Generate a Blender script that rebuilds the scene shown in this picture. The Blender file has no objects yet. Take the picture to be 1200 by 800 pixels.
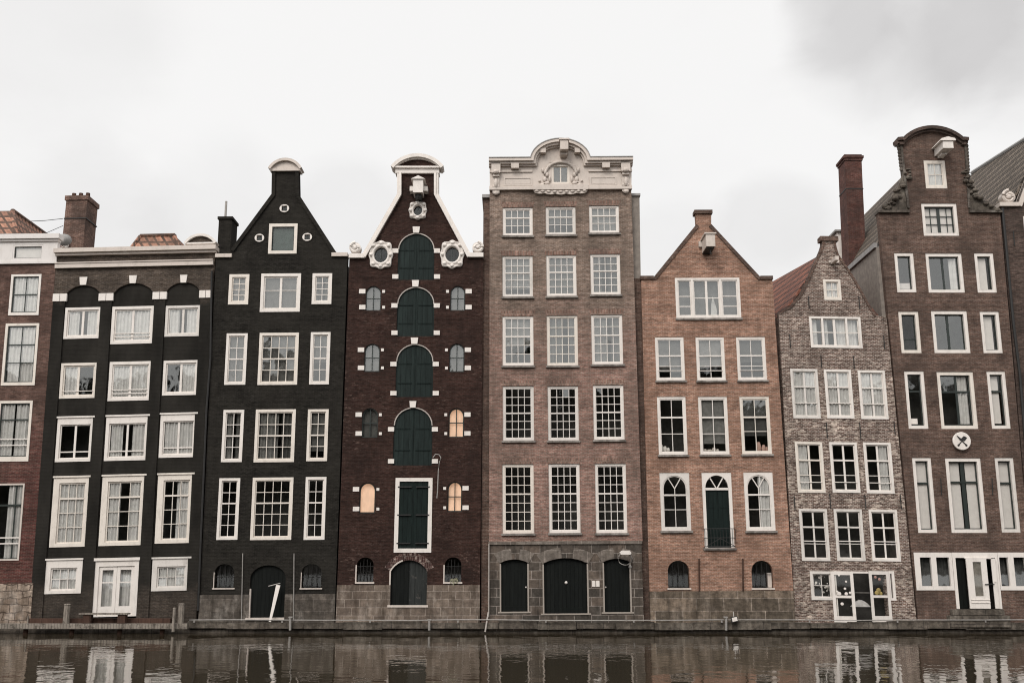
import bpy, bmesh, math, random
from mathutils import Vector
from mathutils.geometry import tessellate_polygon
random.seed(7)
S = bpy.context.scene
COL = S.collection
PI = math.pi

# ------------------------------------------------------------------ camera
F, PITCH, DIST, CZ = 1250.0, math.radians(12.0), 46.0, 2.62
CP, SP = math.cos(PITCH), math.sin(PITCH)

def ray(px, py):
    dx, dy = (px - 600.0) / F, (400.0 - py) / F
    return (dx, CP - dy * SP, SP + dy * CP)

def W(px, py, y):
    """world point seen at a photo pixel, on the upright plane at depth y"""
    r = ray(px, py)
    t = (y + DIST) / r[1]
    return (r[0] * t, y, CZ + r[2] * t)

# ------------------------------------------------------------------ materials
class NT:
    def __init__(s, name):
        s.m = bpy.data.materials.new(name); s.m.use_nodes = True
        s.t = s.m.node_tree; s.t.nodes.clear()
        s.out = s.t.nodes.new('ShaderNodeOutputMaterial')
    def n(s, typ, ins=None, **kw):
        nd = s.t.nodes.new(typ)
        for k, v in kw.items(): setattr(nd, k, v)
        if ins:
            for k, v in ins.items():
                if isinstance(v, bpy.types.NodeSocket): s.t.links.new(v, nd.inputs[k])
                else: nd.inputs[k].default_value = v
        return nd
    def math(s, op, a, b=0.0, clamp=False):
        nd = s.t.nodes.new('ShaderNodeMath'); nd.operation = op; nd.use_clamp = clamp
        for i, v in enumerate((a, b)):
            if isinstance(v, bpy.types.NodeSocket): s.t.links.new(v, nd.inputs[i])
            else: nd.inputs[i].default_value = v
        return nd.outputs[0]
    def mix(s, fac, a, b, blend='MIX'):
        nd = s.t.nodes.new('ShaderNodeMix'); nd.data_type = 'RGBA'; nd.blend_type = blend
        for i, v in ((0, fac), (6, a), (7, b)):
            if isinstance(v, bpy.types.NodeSocket): s.t.links.new(v, nd.inputs[i])
            else:
                nd.inputs[i].default_value = (v if i == 0 else (*v[:3], 1))
        return nd.outputs[2]
    def rng(s, val, a, b, c, d):
        nd = s.n('ShaderNodeMapRange', {0: val, 1: a, 2: b, 3: c, 4: d}); nd.clamp = True
        return nd.outputs[0]
    def wallvec(s, su=1.0, sv=1.0):
        if not hasattr(s, 'sep'):
            tc = s.n('ShaderNodeTexCoord')
            s.sep = s.n('ShaderNodeSeparateXYZ', {0: tc.outputs['Object']})
            s.u = s.math('ADD', s.sep.outputs[0], s.sep.outputs[1])
            s.v = s.sep.outputs[2]
        c = s.n('ShaderNodeCombineXYZ', {0: s.math('MULTIPLY', s.u, su), 1: s.math('MULTIPLY', s.v, sv)})
        return c.outputs[0]
    def noise(s, vec, scale=1.0, detail=3.0, rough=.55):
        return s.n('ShaderNodeTexNoise', {'Vector': vec, 'Scale': scale, 'Detail': detail, 'Roughness': rough}).outputs['Fac']
    def grey(s, val):
        return s.n('ShaderNodeCombineColor', {0: val, 1: val, 2: val}).outputs[0]
    def pbr(s, col, rough=.8, bump=None, bs=.3, bd=.02, spec=.3, metal=0):
        b = s.n('ShaderNodeBsdfPrincipled')
        for k, v in (('Base Color', col), ('Roughness', rough), ('Metallic', metal)):
            if isinstance(v, bpy.types.NodeSocket): s.t.links.new(v, b.inputs[k])
            else: b.inputs[k].default_value = (*v[:3], 1) if k == 'Base Color' else v
        b.inputs['Specular IOR Level'].default_value = spec
        if bump is not None:
            bp = s.n('ShaderNodeBump', {'Height': bump, 'Strength': bs, 'Distance': bd})
            s.t.links.new(bp.outputs[0], b.inputs['Normal'])
        s.t.links.new(b.outputs[0], s.out.inputs[0])
        return s.m

def brick(name, c1, c2, mortar, stain=(.05, .04, .035), sa=.5, speck=.3, low=None, zsplit=None,
          paint=None, chalk=None, bw=.20, rh=.058, ms=.009, mort_bias=0.0, streak=.45, sscale=.45, patch=None, tone=.42, spec=.2):
    N = NT(name)
    vec = N.wallvec()
    br = N.n('ShaderNodeTexBrick', {'Vector': vec, 'Color1': (*c1, 1), 'Color2': (*c2, 1), 'Mortar': (*mortar, 1),
                                    'Scale': 1.0, 'Mortar Size': ms, 'Mortar Smooth': .3, 'Bias': 0.0,
                                    'Brick Width': bw, 'Row Height': rh})
    col = br.outputs['Color']
    if low:
        br2 = N.n('ShaderNodeTexBrick', {'Vector': vec, 'Color1': (*low[0], 1), 'Color2': (*low[1], 1), 'Mortar': (*mortar, 1),
                                         'Scale': 1.0, 'Mortar Size': ms, 'Mortar Smooth': .3, 'Bias': 0.0,
                                         'Brick Width': bw, 'Row Height': rh})
        wob = N.math('MULTIPLY', N.noise(N.wallvec(.5, .4), 1.0, 4), 7.0)
        f = N.rng(N.math('ADD', N.v, wob), zsplit + 1.5, zsplit + 5.5, 0, 1)
        col = N.mix(f, br2.outputs['Color'], col)
    bg = N.n('ShaderNodeTexBrick', {'Vector': vec, 'Color1': (0, 0, 0, 1), 'Color2': (1, 1, 1, 1), 'Mortar': (.5, .5, .5, 1),
                                    'Scale': 1.0, 'Mortar Size': ms * .5, 'Mortar Smooth': .2, 'Bias': 0.0, 'Brick Width': bw, 'Row Height': rh})
    rnd = N.n('ShaderNodeSeparateColor', {0: bg.outputs['Color']}).outputs[0]
    col = N.mix(1.0, col, N.grey(N.rng(rnd, .1, .9, 1 - tone, 1 + tone)), 'MULTIPLY')
    if chalk:
        a = N.noise(N.wallvec(3.2, 7.5), 1.0, 5, .8)
        b = N.noise(N.wallvec(.55, .45), 1.0, 3)
        f = N.rng(N.math('ADD', N.math('ADD', N.math('MULTIPLY', a, .9), N.math('MULTIPLY', b, .45)), N.math('MULTIPLY', rnd, .30)), chalk[1], chalk[1] + .08, 0, .80)
        if len(chalk) > 2: f = N.math('MULTIPLY', f, N.rng(N.v, chalk[2], chalk[2] + 3.5, 1, .25))
        col = N.mix(f, col, chalk[0])
    sp = N.noise(N.wallvec(5.5, 13.0), 1.0, 4, .8)
    speck *= 1.7
    col = N.mix(1.0, col, N.grey(N.rng(sp, .32, .68, 1 - speck, 1 + speck)), 'MULTIPLY')
    md = N.noise(N.wallvec(1.1, 1.9), 1.0, 5, .7)
    col = N.mix(1.0, col, N.grey(N.rng(md, .3, .7, .6, 1.4)), 'MULTIPLY')
    st = N.noise(N.wallvec(1, .8), sscale, 6, .7)
    col = N.mix(N.rng(st, .43, .62, 0, sa), col, stain)
    sk = N.noise(N.wallvec(2.2, .13), 1.0, 4, .6)
    col = N.mix(N.rng(sk, .5, .75, 0, streak), col, stain)
    if patch:
        p = N.math('ADD', N.math('MULTIPLY', N.noise(N.wallvec(5.0, 9.0), 1.0, 4, .8), .75), N.math('ADD', N.math('MULTIPLY', N.noise(N.wallvec(.42, .30), 1.0, 4, .6), .55), N.math('MULTIPLY', rnd, .12)))
        col = N.mix(N.rng(p, patch[1], patch[1] + .10, 0, patch[2]), col, patch[0])
    rough = .88
    if paint:                                   # paint up to a height, worn at its upper edge
        pc, zp, wear = paint
        wob = N.math('MULTIPLY', N.math('SUBTRACT', N.noise(N.wallvec(1.6, 1.6), 1.0, 5, .7), .5), 1.2)
        f = N.rng(N.math('ADD', N.v, wob), zp - .15, zp + .25, 1, 0)
        wr = N.noise(N.wallvec(2.4, 5.5), 1.0, 6, .75)
        f2 = N.rng(wr, .64, .74, 1, 1 - wear)
        pcol = N.mix(N.rng(N.noise(N.wallvec(1.0, .35), .9, 5, .6), .35, .7, 0, 1), pc, [c * 2.3 for c in pc])
        f = N.math('MULTIPLY', f, N.rng(N.math('ADD', N.v, N.math('MULTIPLY', wob, 1.2)), 1.2, 1.9, .45, 1))
        col = N.mix(N.math('MULTIPLY', f, f2), col, pcol)
        rough = N.rng(N.noise(N.wallvec(), 1.3, 3), .3, .7, .7, .9)
    h = N.math('ADD', N.math('MULTIPLY', N.math('SUBTRACT', 1.0, br.outputs['Fac']), .7), N.math('MULTIPLY', sp, .6))
    return N.pbr(col, rough, h, .6, .02, spec)

def stone(name, c1, c2, mortar, bw=.62, rh=.33, ms=.012, lime=.35, ms_smooth=.1, limec=(.42, .38, .34), speck=.25):
    N = NT(name)
    vec = N.wallvec()
    wob = .34 if bw < .55 else .03
    wv = N.n('ShaderNodeVectorMath', {0: vec, 1: N.n('ShaderNodeVectorMath', {0: N.n('ShaderNodeTexNoise', {'Vector': vec, 'Scale': 2.0}).outputs['Color'], 1: (wob, wob, 0)}, operation='MULTIPLY').outputs[0]}, operation='ADD').outputs[0]
    br = N.n('ShaderNodeTexBrick', {'Vector': wv, 'Color1': (*c1, 1), 'Color2': (*c2, 1), 'Mortar': (*mortar, 1),
                                    'Scale': 1.0, 'Mortar Size': ms, 'Mortar Smooth': ms_smooth, 'Bias': 0.0,
                                    'Brick Width': bw, 'Row Height': rh})
    col = br.outputs['Color']
    sp = N.noise(N.wallvec(5, 7), 1.0, 5, .7)
    col = N.mix(1.0, col, N.grey(N.rng(sp, .3, .7, 1 - speck, 1 + speck)), 'MULTIPLY')
    st = N.noise(N.wallvec(1.2, .7), 1.0, 5, .7)
    md = N.noise(N.wallvec(2.1, 2.6), 1.0, 5, .75)
    col = N.mix(1.0, col, N.grey(N.rng(md, .3, .7, .6, 1.4)), 'MULTIPLY')
    col = N.mix(N.rng(st, .52, .66, 0, lime), col, limec)
    st2 = N.noise(N.wallvec(2.0, .35), 1.0, 5, .7)
    col = N.mix(N.rng(st2, .46, .66, 0, .75), col, [c1[0] * .34, c1[1] * .31, c1[2] * .27])
    h = N.math('ADD', N.math('MULTIPLY', N.math('SUBTRACT', 1.0, br.outputs['Fac']), 1.0), sp)
    return N.pbr(col, .85, h, .6, .03, .25)

def paint(name, c, dirt=.35, rough=.5, dc=(.25, .22, .19), scale=1.0):
    N = NT(name)
    a = N.noise(N.wallvec(3.0, 1.2), scale, 5, .7)
    b = N.noise(N.wallvec(14, 5), scale, 4, .7)
    col = N.mix(N.rng(a, .5, .8, 0, dirt), c, dc)
    col = N.mix(N.rng(b, .58, .75, 0, dirt), col, dc)
    return N.pbr(col, rough, b, .12, .01, .35)

def wood(name, c, c2, plank=.16, rough=.6, worn=None):
    N = NT(name)
    br = N.n('ShaderNodeTexBrick', {'Vector': N.wallvec(), 'Color1': (*c, 1), 'Color2': (*c2, 1), 'Mortar': (*[x * .4 for x in c], 1),
                                    'Scale': 1.0, 'Mortar Size': .008, 'Brick Width': plank, 'Row Height': 40.0}, offset=0.0)
    g = N.noise(N.wallvec(9, 1.1), 1.0, 5, .65)
    col = N.mix(1.0, br.outputs['Color'], N.grey(N.rng(g, .3, .7, .7, 1.35)), 'MULTIPLY')
    if worn:
        w = N.noise(N.wallvec(3.2, 3.0), 1.0, 6, .75)
        col = N.mix(N.rng(w, worn[1], worn[1] + .1, 0, .85), col, worn[0])
    return N.pbr(col, rough, N.math('ADD', g, N.math('MULTIPLY', N.math('SUBTRACT', 1.0, br.outputs['Fac']), 2)), .4, .012, .10)

def tiles(name, c1, c2, dark, moss=None):
    N = NT(name)
    tc = N.n('ShaderNodeTexCoord'); sp_ = N.n('ShaderNodeSeparateXYZ', {0: tc.outputs['Object']})
    a = N.math('ADD', sp_.outputs[1], N.math('MULTIPLY', sp_.outputs[0], 1.0))
    vec = N.n('ShaderNodeCombineXYZ', {0: a, 1: sp_.outputs[2]}).outputs[0]
    br = N.n('ShaderNodeTexBrick', {'Vector': vec, 'Color1': (*c1, 1), 'Color2': (*c2, 1), 'Mortar': (*dark, 1), 'Scale': 1.0,
                                    'Mortar Size': .075, 'Mortar Smooth': .3, 'Brick Width': .40, 'Row Height': .44}, offset=0.0)
    n = N.noise(vec, 1.1, 5, .7)
    col = N.mix(N.rng(n, .42, .7, 0, .75), br.outputs['Color'], moss or dark)
    n2 = N.noise(vec, 7.0, 3, .7)
    col = N.mix(1.0, col, N.grey(N.rng(n2, .3, .7, .65, 1.4)), 'MULTIPLY')
    h = N.math('SINE', N.math('MULTIPLY', a, 2 * PI / .40))
    h = N.math('ADD', N.math('MULTIPLY', h, .5), N.math('MULTIPLY', N.math('FRACT', N.math('DIVIDE', sp_.outputs[2], -.44)), .6))
    return N.pbr(col, .85, h, .8, .06, .25)

def plain(name, c, rough=.6, metal=0, var=.25, spec=.35):
    N = NT(name)
    a = N.noise(N.wallvec(2.5, 2.5), 1.6, 5, .7)
    col = N.mix(1.0, c, N.grey(N.rng(a, .3, .7, 1 - var, 1 + var)), 'MULTIPLY')
    return N.pbr(col, rough, a, .15, .01, spec, metal)

def glass(name, refl=.10, tint=(.8, .82, .8), wave=.07):
    N = NT(name)
    tr = N.n('ShaderNodeBsdfTransparent', {0: (*tint, 1)})
    nz = N.noise(N.wallvec(1.6, 1.3), 1.0, 2, .5)
    bp = N.n('ShaderNodeBump', {'Height': nz, 'Strength': wave, 'Distance': .05})
    gl = N.n('ShaderNodeBsdfGlossy', {'Color': (.93, .95, .94, 1), 'Roughness': .03, 'Normal': bp.outputs[0]})
    lw = N.n('ShaderNodeLayerWeight', {'Blend': .5})
    fac = N.math('ADD', N.math('MULTIPLY', N.math('POWER', lw.outputs['Facing'], 4.0), .8), refl + .03, True)
    mx = N.n('ShaderNodeMixShader', {0: fac, 1: tr.outputs[0], 2: gl.outputs[0]})
    N.t.links.new(mx.outputs[0], N.out.inputs[0])
    return N.m

M = {}
M['white'] = paint('white_paint', (.68, .63, .585), .38)
M['white_b'] = paint('greyed_white_paint', (.60, .56, .52), .5)
M['white_c'] = paint('yellowed_white_paint', (.66, .60, .535), .45)
M['cream'] = paint('cream_stone_paint', (.53, .465, .415), .5)
M['panelwhite'] = paint('parapet_paint', (.62, .585, .56), .3)
M['darksash'] = paint('dark_green_sash', (.022, .028, .025), .1, .35, (.08, .08, .07))
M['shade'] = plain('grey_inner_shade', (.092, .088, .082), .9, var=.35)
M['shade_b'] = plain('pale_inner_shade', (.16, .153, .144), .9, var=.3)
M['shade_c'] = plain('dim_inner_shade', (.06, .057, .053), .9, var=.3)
WR = random.Random(21)
M['sillstone'] = stone('sill_stone', (.20, .18, .165), (.24, .215, .195), (.2, .18, .16), 3, 3)
M['glass'] = glass('window_glass', .095, (.92, .93, .92))
M['shopglass'] = glass('clear_glass', .015, (.94, .95, .94), .02)
M['curtain'] = plain('net_curtain', (.54, .52, .50), .9, var=.15, spec=.05)
M['blind'] = plain('roller_blind', (.60, .555, .525), .8, var=.06, spec=.1)
M['dark'] = plain('dark_interior', (.085, .08, .074), .95, spec=.05)
M['jamb'] = paint('worn_jamb_stone', (.30, .26, .225), .5)
M['loft'] = plain('loft_shutter', (.045, .062, .055), .7, var=.3)
M['iron'] = plain('black_iron', (.018, .017, .016), .6)
M['green'] = wood('dark_green_boards', (.0075, .0125, .0115), (.0095, .0155, .014), .2, .6)
M['hatch'] = wood('hatch_boards', (.0125, .0185, .0173), (.0155, .0228, .0213), .22, .6, ((.04, .055, .05), .66))
M['blackdoor'] = wood('black_door_boards', (.0055, .0066, .006), (.0078, .009, .0082), .17, .6)
M['rustdoor'] = wood('peeling_door_boards', (.026, .028, .027), (.034, .036, .035), .3, .7, ((.12, .105, .095), .57))
M['oldwood'] = wood('weathered_timber', (.19, .165, .14), (.24, .21, .18), .12, .9, ((.07, .06, .05), .5))
M['redwood'] = wood('wet_brown_timber', (.055, .032, .024), (.07, .04, .03), .5, .8)
M['galv'] = plain('galvanised_steel', (.30, .28, .26), .55, .3)
M['zinc'] = plain('zinc_flashing', (.25, .24, .23), .6)
M['plaster'] = plain('grey_plaster', (.205, .178, .155), .9, var=.3)
M['pipe'] = plain('pale_pipe', (.36, .32, .29), .6)

BR = {}
BR[0] = brick('red_brown_brick', (.135, .075, .056), (.08, .045, .036), (.13, .09, .075), (.04, .022, .018), .5, .25, low=((.105, .030, .024), (.075, .022, .019)), zsplit=7.5)
BR[2] = brick('black_tarred_brick', (.0175, .0158, .0135), (.0115, .0105, .0092), (.027, .0245, .021), (.030, .027, .023), .55, .35, patch=((.075, .066, .058), .86, .5), spec=.08, tone=.3)
BR[3] = brick('maroon_brick', (.046, .0215, .0165), (.029, .0145, .012), (.046, .031, .025), (.016, .011, .0095), .45, .35, patch=((.16, .11, .09), .80, .55), spec=.12, tone=.32)
BR[4] = brick('pink_brown_brick', (.26, .18, .138), (.12, .084, .066), (.27, .22, .185), (.085, .065, .052), .55, .3,
              low=((.33, .18, .142), (.17, .09, .072)), zsplit=12.5)
BR[5] = brick('orange_brick', (.365, .192, .13), (.19, .097, .066), (.36, .27, .215), (.13, .075, .052), .5, .28)
BR[6] = brick('mottled_brick', (.17, .095, .072), (.07, .045, .037), (.36, .31, .27), (.06, .042, .034), .35, .45, chalk=((.47, .39, .325), .87, 9.0), ms=.011, tone=.5, bw=.16, rh=.062)
BR[7] = brick('brown_brick', (.15, .086, .063), (.075, .045, .035), (.16, .125, .105), (.045, .032, .026), .65, .32)
BR[8] = brick('dark_brown_brick', (.085, .055, .044), (.06, .040, .033), (.09, .07, .06), (.03, .024, .02), .5, .3)
BR['chim'] = brick('chimney_brick', (.20, .105, .075), (.085, .05, .04), (.25, .18, .15), (.04, .028, .023), .7, .35)
BR['chim7'] = brick('red_chimney_brick', (.14, .052, .038), (.055, .024, .02), (.10, .07, .06), (.03, .02, .018), .6, .3)
ST = {}
ST['grey'] = stone('grey_plinth_stone', (.115, .088, .070), (.185, .145, .115), (.30, .25, .21), limec=(.40, .34, .29), lime=.5)
ST['dark'] = stone('dark_plinth_stone', (.062, .052, .043), (.10, .084, .07), (.13, .11, .095), .95, .5, speck=.4)
ST['base4'] = stone('rusticated_stone', (.050, .043, .036), (.12, .092, .073), (.24, .205, .18), .72, .36, .014, .12)
ST['vous'] = stone('arch_stone', (.14, .118, .10), (.17, .145, .125), (.27, .23, .2), .6, 3, .012, .15)
ST['brown5'] = stone('brown_plinth_stone', (.075, .06, .045), (.19, .145, .108), (.25, .205, .17), 1.15, .52, .014, .5, limec=(.30, .245, .20), speck=.5)
ST['rubble'] = stone('rubble_stone', (.20, .15, .115), (.34, .27, .215), (.10, .075, .06), .5, .30, .025, .5, .6, speck=.5)
ST['quay'] = stone('quay_stone', (.075, .063, .051), (.115, .096, .078), (.045, .038, .033), 1.1, .8, .014, .7, limec=(.24, .21, .175), speck=.6)
TL = {}
TL['orange'] = tiles('orange_pantiles', (.40, .20, .135), (.24, .12, .085), (.07, .045, .035), (.13, .085, .062))
TL['red'] = tiles('red_pantiles', (.27, .105, .066), (.16, .064, .046), (.055, .03, .024), (.10, .053, .042))
TL['dark'] = tiles('dark_pantiles', (.036, .029, .024), (.020, .0165, .014), (.16, .13, .104), (.05, .040, .032))

# ------------------------------------------------------------------ mesh builder
class MB:
    def __init__(s): s.v, s.f = [], []
    def add(s, vs, fs):
        b = len(s.v); s.v += [tuple(p) for p in vs]; s.f += [tuple(b + i for i in f) for f in fs]; return s
    def box(s, u0, u1, v0, v1, d0, d1):
        return s.prism([(u0, v0), (u1, v0), (u1, v1), (u0, v1)], d0, d1)
    def prism(s, poly, d0, d1):
        n = len(poly)
        vs = [(u, d0, v) for u, v in poly] + [(u, d1, v) for u, v in poly]
        fs = [tuple(range(n)), tuple(range(2 * n - 1, n - 1, -1))]
        fs += [(i, (i + 1) % n, n + (i + 1) % n, n + i) for i in range(n)]
        return s.add(vs, fs)
    def prismy(s, poly, a0, a1, shear=(0, 0)):
        """cross-section in u/v swept from depth a0 to a1 with a sideways drift"""
        n = len(poly)
        vs = [(u, a0, v) for u, v in poly] + [(u + shear[0], a1, v + shear[1]) for u, v in poly]
        fs = [tuple(range(n)), tuple(range(2 * n - 1, n - 1, -1))]
        fs += [(i, (i + 1) % n, n + (i + 1) % n, n + i) for i in range(n)]
        return s.add(vs, fs)
    def holed(s, outer, holes, d0, d1):
        loops = [list(outer)] + [list(h) for h in holes]
        flat = [p for l in loops for p in l]; n = len(flat)
        tris = tessellate_polygon([[Vector((p[0], p[1], 0)) for p in l] for l in loops])
        vs = [(u, d0, v) for u, v in flat] + [(u, d1, v) for u, v in flat]
        fs = [tuple(t) for t in tris] + [tuple(n + i for i in reversed(t)) for t in tris]
        b = 0
        for l in loops:
            k = len(l)
            fs += [(b + i, b + (i + 1) % k, n + b + (i + 1) % k, n + b + i) for i in range(k)]
            b += k
        return s.add(vs, fs)
    def strip(s, pts, w, d0, d1, closed=False):
        """moulding along a path; w = (inward, outward) offset along the left normal"""
        n = len(pts); offs = []
        for i in range(n):
            if closed: a, b = pts[i - 1], pts[(i + 1) % n]; p = pts[i]
            else: a, b, p = pts[max(0, i - 1)], pts[min(n - 1, i + 1)], pts[i]
            def nrm(q, r):
                x, y = r[0] - q[0], r[1] - q[1]; l = math.hypot(x, y) or 1; return (-y / l, x / l)
            n1 = nrm(a, p) if a != p else nrm(p, b); n2 = nrm(p, b) if p != b else n1
            mx, my = n1[0] + n2[0], n1[1] + n2[1]; l = math.hypot(mx, my) or 1
            mx, my = mx / l, my / l
            c = max(.5, mx * n1[0] + my * n1[1])
            offs.append((mx / c, my / c))
        A = [(p[0] + o[0] * w[0], p[1] + o[1] * w[0]) for p, o in zip(pts, offs)]
        B = [(p[0] + o[0] * w[1], p[1] + o[1] * w[1]) for p, o in zip(pts, offs)]
        vs = []
        for a, b in zip(A, B): vs += [(a[0], d0, a[1]), (b[0], d0, b[1]), (b[0], d1, b[1]), (a[0], d1, a[1])]
        fs = []
        for i in range(n if closed else n - 1):
            j = (i + 1) % n
            for k in range(4): fs.append((4 * i + k, 4 * j + k, 4 * j + (k + 1) % 4, 4 * i + (k + 1) % 4))
        if not closed: fs += [(0, 1, 2, 3), (4 * n - 1, 4 * n - 2, 4 * n - 3, 4 * n - 4)]
        return s.add(vs, fs)
    def tube(s, pts, r, n=8):
        P = [Vector(p) for p in pts]; rs = r if isinstance(r, (list, tuple)) else [r] * len(P)
        vs, fs = [], []
        for i, p in enumerate(P):
            t = (P[min(i + 1, len(P) - 1)] - P[max(i - 1, 0)]).normalized()
            a = t.cross(Vector((0, 0, 1)))
            if a.length < .1: a = t.cross(Vector((1, 0, 0)))
            a.normalize(); b = t.cross(a)
            for k in range(n):
                th = 2 * PI * k / n; vs.append(p + (a * math.cos(th) + b * math.sin(th)) * rs[i])
        for i in range(len(P) - 1):
            for k in range(n): fs.append((i * n + k, i * n + (k + 1) % n, (i + 1) * n + (k + 1) % n, (i + 1) * n + k))
        fs += [tuple(range(n)), tuple(range(len(P) * n - 1, len(P) * n - n - 1, -1))]
        return s.add(vs, fs)
    def ball(s, c, r, nu=10, nv=6):
        vs, fs = [(c[0], c[1], c[2] + r[2])], []
        for j in range(1, nv):
            ph = PI * j / nv
            for k in range(nu):
                th = 2 * PI * k / nu
                vs.append((c[0] + r[0] * math.sin(ph) * math.cos(th), c[1] + r[1] * math.sin(ph) * math.sin(th), c[2] + r[2] * math.cos(ph)))
        vs.append((c[0], c[1], c[2] - r[2])); L = len(vs) - 1
        for k in range(nu):
            fs.append((0, 1 + k, 1 + (k + 1) % nu)); fs.append((L, L - nu + (k + 1) % nu, L - nu + k))
            for j in range(nv - 2):
                a = 1 + j * nu; fs.append((a + k, a + nu + k, a + nu + (k + 1) % nu, a + (k + 1) % nu))
        return s.add(vs, fs)
    def lay(s, loops):
        """bridge successive closed loops of (u,d,v) points, cap none"""
        n = len(loops[0]); vs = [p for l in loops for p in l]; fs = []
        for i in range(len(loops) - 1):
            for k in range(n): fs.append((i * n + k, i * n + (k + 1) % n, (i + 1) * n + (k + 1) % n, (i + 1) * n + k))
        return s.add(vs, fs)
    def build(s, name, mat, parent=None, house=None, loc=None, smooth=False, fix=True):
        me = bpy.data.meshes.new(name)
        if house: vs = [house.tf(p) for p in s.v]
        elif loc: vs = [(p[0] - loc[0], p[1] - loc[1], p[2] - loc[2]) for p in s.v]
        else: vs = s.v
        me.from_pydata(vs, [], s.f); me.materials.append(mat)
        bm = bmesh.new(); bm.from_mesh(me)
        if fix: bmesh.ops.recalc_face_normals(bm, faces=bm.faces)
        if smooth:
            for f in bm.faces: f.smooth = True
        bm.to_mesh(me); bm.free()
        o = bpy.data.objects.new(name, me); COL.objects.link(o)
        if parent: o.parent = parent
        elif house: o.parent = house.e
        if loc and not house: o.location = loc
        return o

def tag(o, label=None, cat=None, group=None, kind=None):
    for k, v in (('label', label), ('category', cat), ('group', group), ('kind', kind)):
        if v: o[k] = v
    return o

def empty(name, loc):
    o = bpy.data.objects.new(name, None); o.empty_display_size = .3; o.location = loc; COL.objects.link(o); return o

# ------------------------------------------------------------------ house frame
class House:
    def __init__(s, name, label, base, L, R, hor, y0=0.0, fl=.012):
        s.y0, s.fl = y0, fl
        s.t = s.s = 0.0
        s.O = W(base[0], base[1], y0)
        def sl(a, b):
            p, q = s.P(*a), s.P(*b); return (q[0] - p[0]) / (q[1] - p[1])
        t = (sl(*L) + sl(*R)) / 2
        ss = []
        for a, b in hor:
            p, q = s.P(*a), s.P(*b); ss.append((q[1] - p[1]) / (q[0] - p[0]))
        s.t, s.s = t, sum(ss) / len(ss)
        s.e = empty(name, s.O); tag(s.e, label, 'house')
    def P(s, px, py, d=0.0):
        v = 0.0
        for _ in range(5):
            w = W(px, py, s.y0 + d - s.fl * v)
            X, Z = w[0] - s.O[0], w[2] - s.O[2]
            det = 1 - s.t * s.s
            u, v = (X - s.t * Z) / det, (Z - s.s * X) / det
        return (u, v)
    def Ps(s, pts, d=0.0): return [s.P(x, y, d) for x, y in pts]
    def R(s, r, d=0.0):
        a, b = s.P(r[0], r[1], d), s.P(r[2], r[3], d)
        return (a[0], b[1], b[0], a[1])            # u0, v0, u1, v1
    def tf(s, p):
        u, d, v = p
        return (u + v * s.t, d - s.fl * v, v + u * s.s)
    def world(s, u, d, v):
        x, y, z = s.tf((u, d, v)); return (s.O[0] + x, s.O[1] + y, s.O[2] + z)

def arc(u0, v0, u1, v1, rise=0.0, n=14):
    """closed outline of an opening; rise = height of the arch above the springing"""
    if rise <= 0: return [(u0, v0), (u1, v0), (u1, v1), (u0, v1)]
    c, a, vs = (u0 + u1) / 2, (u1 - u0) / 2, v1 - rise
    pts = [(u0, v0), (u1, v0)]
    if rise < .7 * a:
        R = (a * a + rise * rise) / (2 * rise); th = math.asin(min(1, a / R))
        for i in range(n + 1):
            q = th - 2 * th * i / n; pts.append((c + R * math.sin(q), v1 - R + R * math.cos(q)))
    else:
        for i in range(n + 1):
            q = PI * i / n; pts.append((c + a * math.cos(q), vs + rise * math.sin(q)))
    return pts

def arctop(u0, u1, vs, rise, n=14):
    return arc(u0, vs - 1, u1, vs + rise, rise, n)[2:]   # right to left

def norm(seq, dw): return [(x if isinstance(x, tuple) else (x, dw)) for x in seq]

def curtain(h, parent, I, d, kind, rise=0):
    u0, v0, u1, v1 = I; w, hh = u1 - u0, v1 - v0
    specs = {'net': [(0, 1, 0, 1, 1)], 'pair': [(0, .36, 0, 1, 1), (.64, 1, 0, 1, 1)], 'left': [(0, .42, 0, 1, 1)],
             'right': [(.58, 1, 0, 1, 1)], 'blind': [(0, 1, 0, 1, 0)], 'gap': [(0, .46, 0, 1, 1), (.54, 1, 0, 1, 1)],
             'half': [(0, 1, .45, 1, 1)], 'lefthalf': [(0, .5, 0, 1, 1)], 'righthalf': [(.5, 1, 0, 1, 1)]}
    lst = specs[kind] if isinstance(kind, str) else kind
    made = []
    for x0, x1, y0, y1, wav in lst:
        mb = MB(); n = max(8, int((x1 - x0) * w / .03)) if wav else 1
        ph = random.random() * 6; vs = []; fs = []; fr = random.uniform(38, 55)
        rows = 3
        for j in range(rows + 1):
            for i in range(n + 1):
                uu = u0 + w * (x0 + (x1 - x0) * i / n)
                dd = d + ((.034 * math.sin(uu * fr + ph) + .016 * math.sin(uu * fr * .43 + 2 * ph + j * .3)) if wav else 0)
                vs.append((uu, dd, v0 + hh * (y0 + (y1 - y0) * j / rows)))
        for j in range(rows):
            for i in range(n):
                a = j * (n + 1) + i; fs.append((a, a + 1, a + n + 2, a + n + 1))
        mb.add(vs, fs)
        made.append(mb.build('curtain' if wav else 'blind', M['curtain'] if wav else M['blind'], parent, h, smooth=bool(wav), fix=False))
    global LASTC
    LASTC = made
    return made

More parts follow.
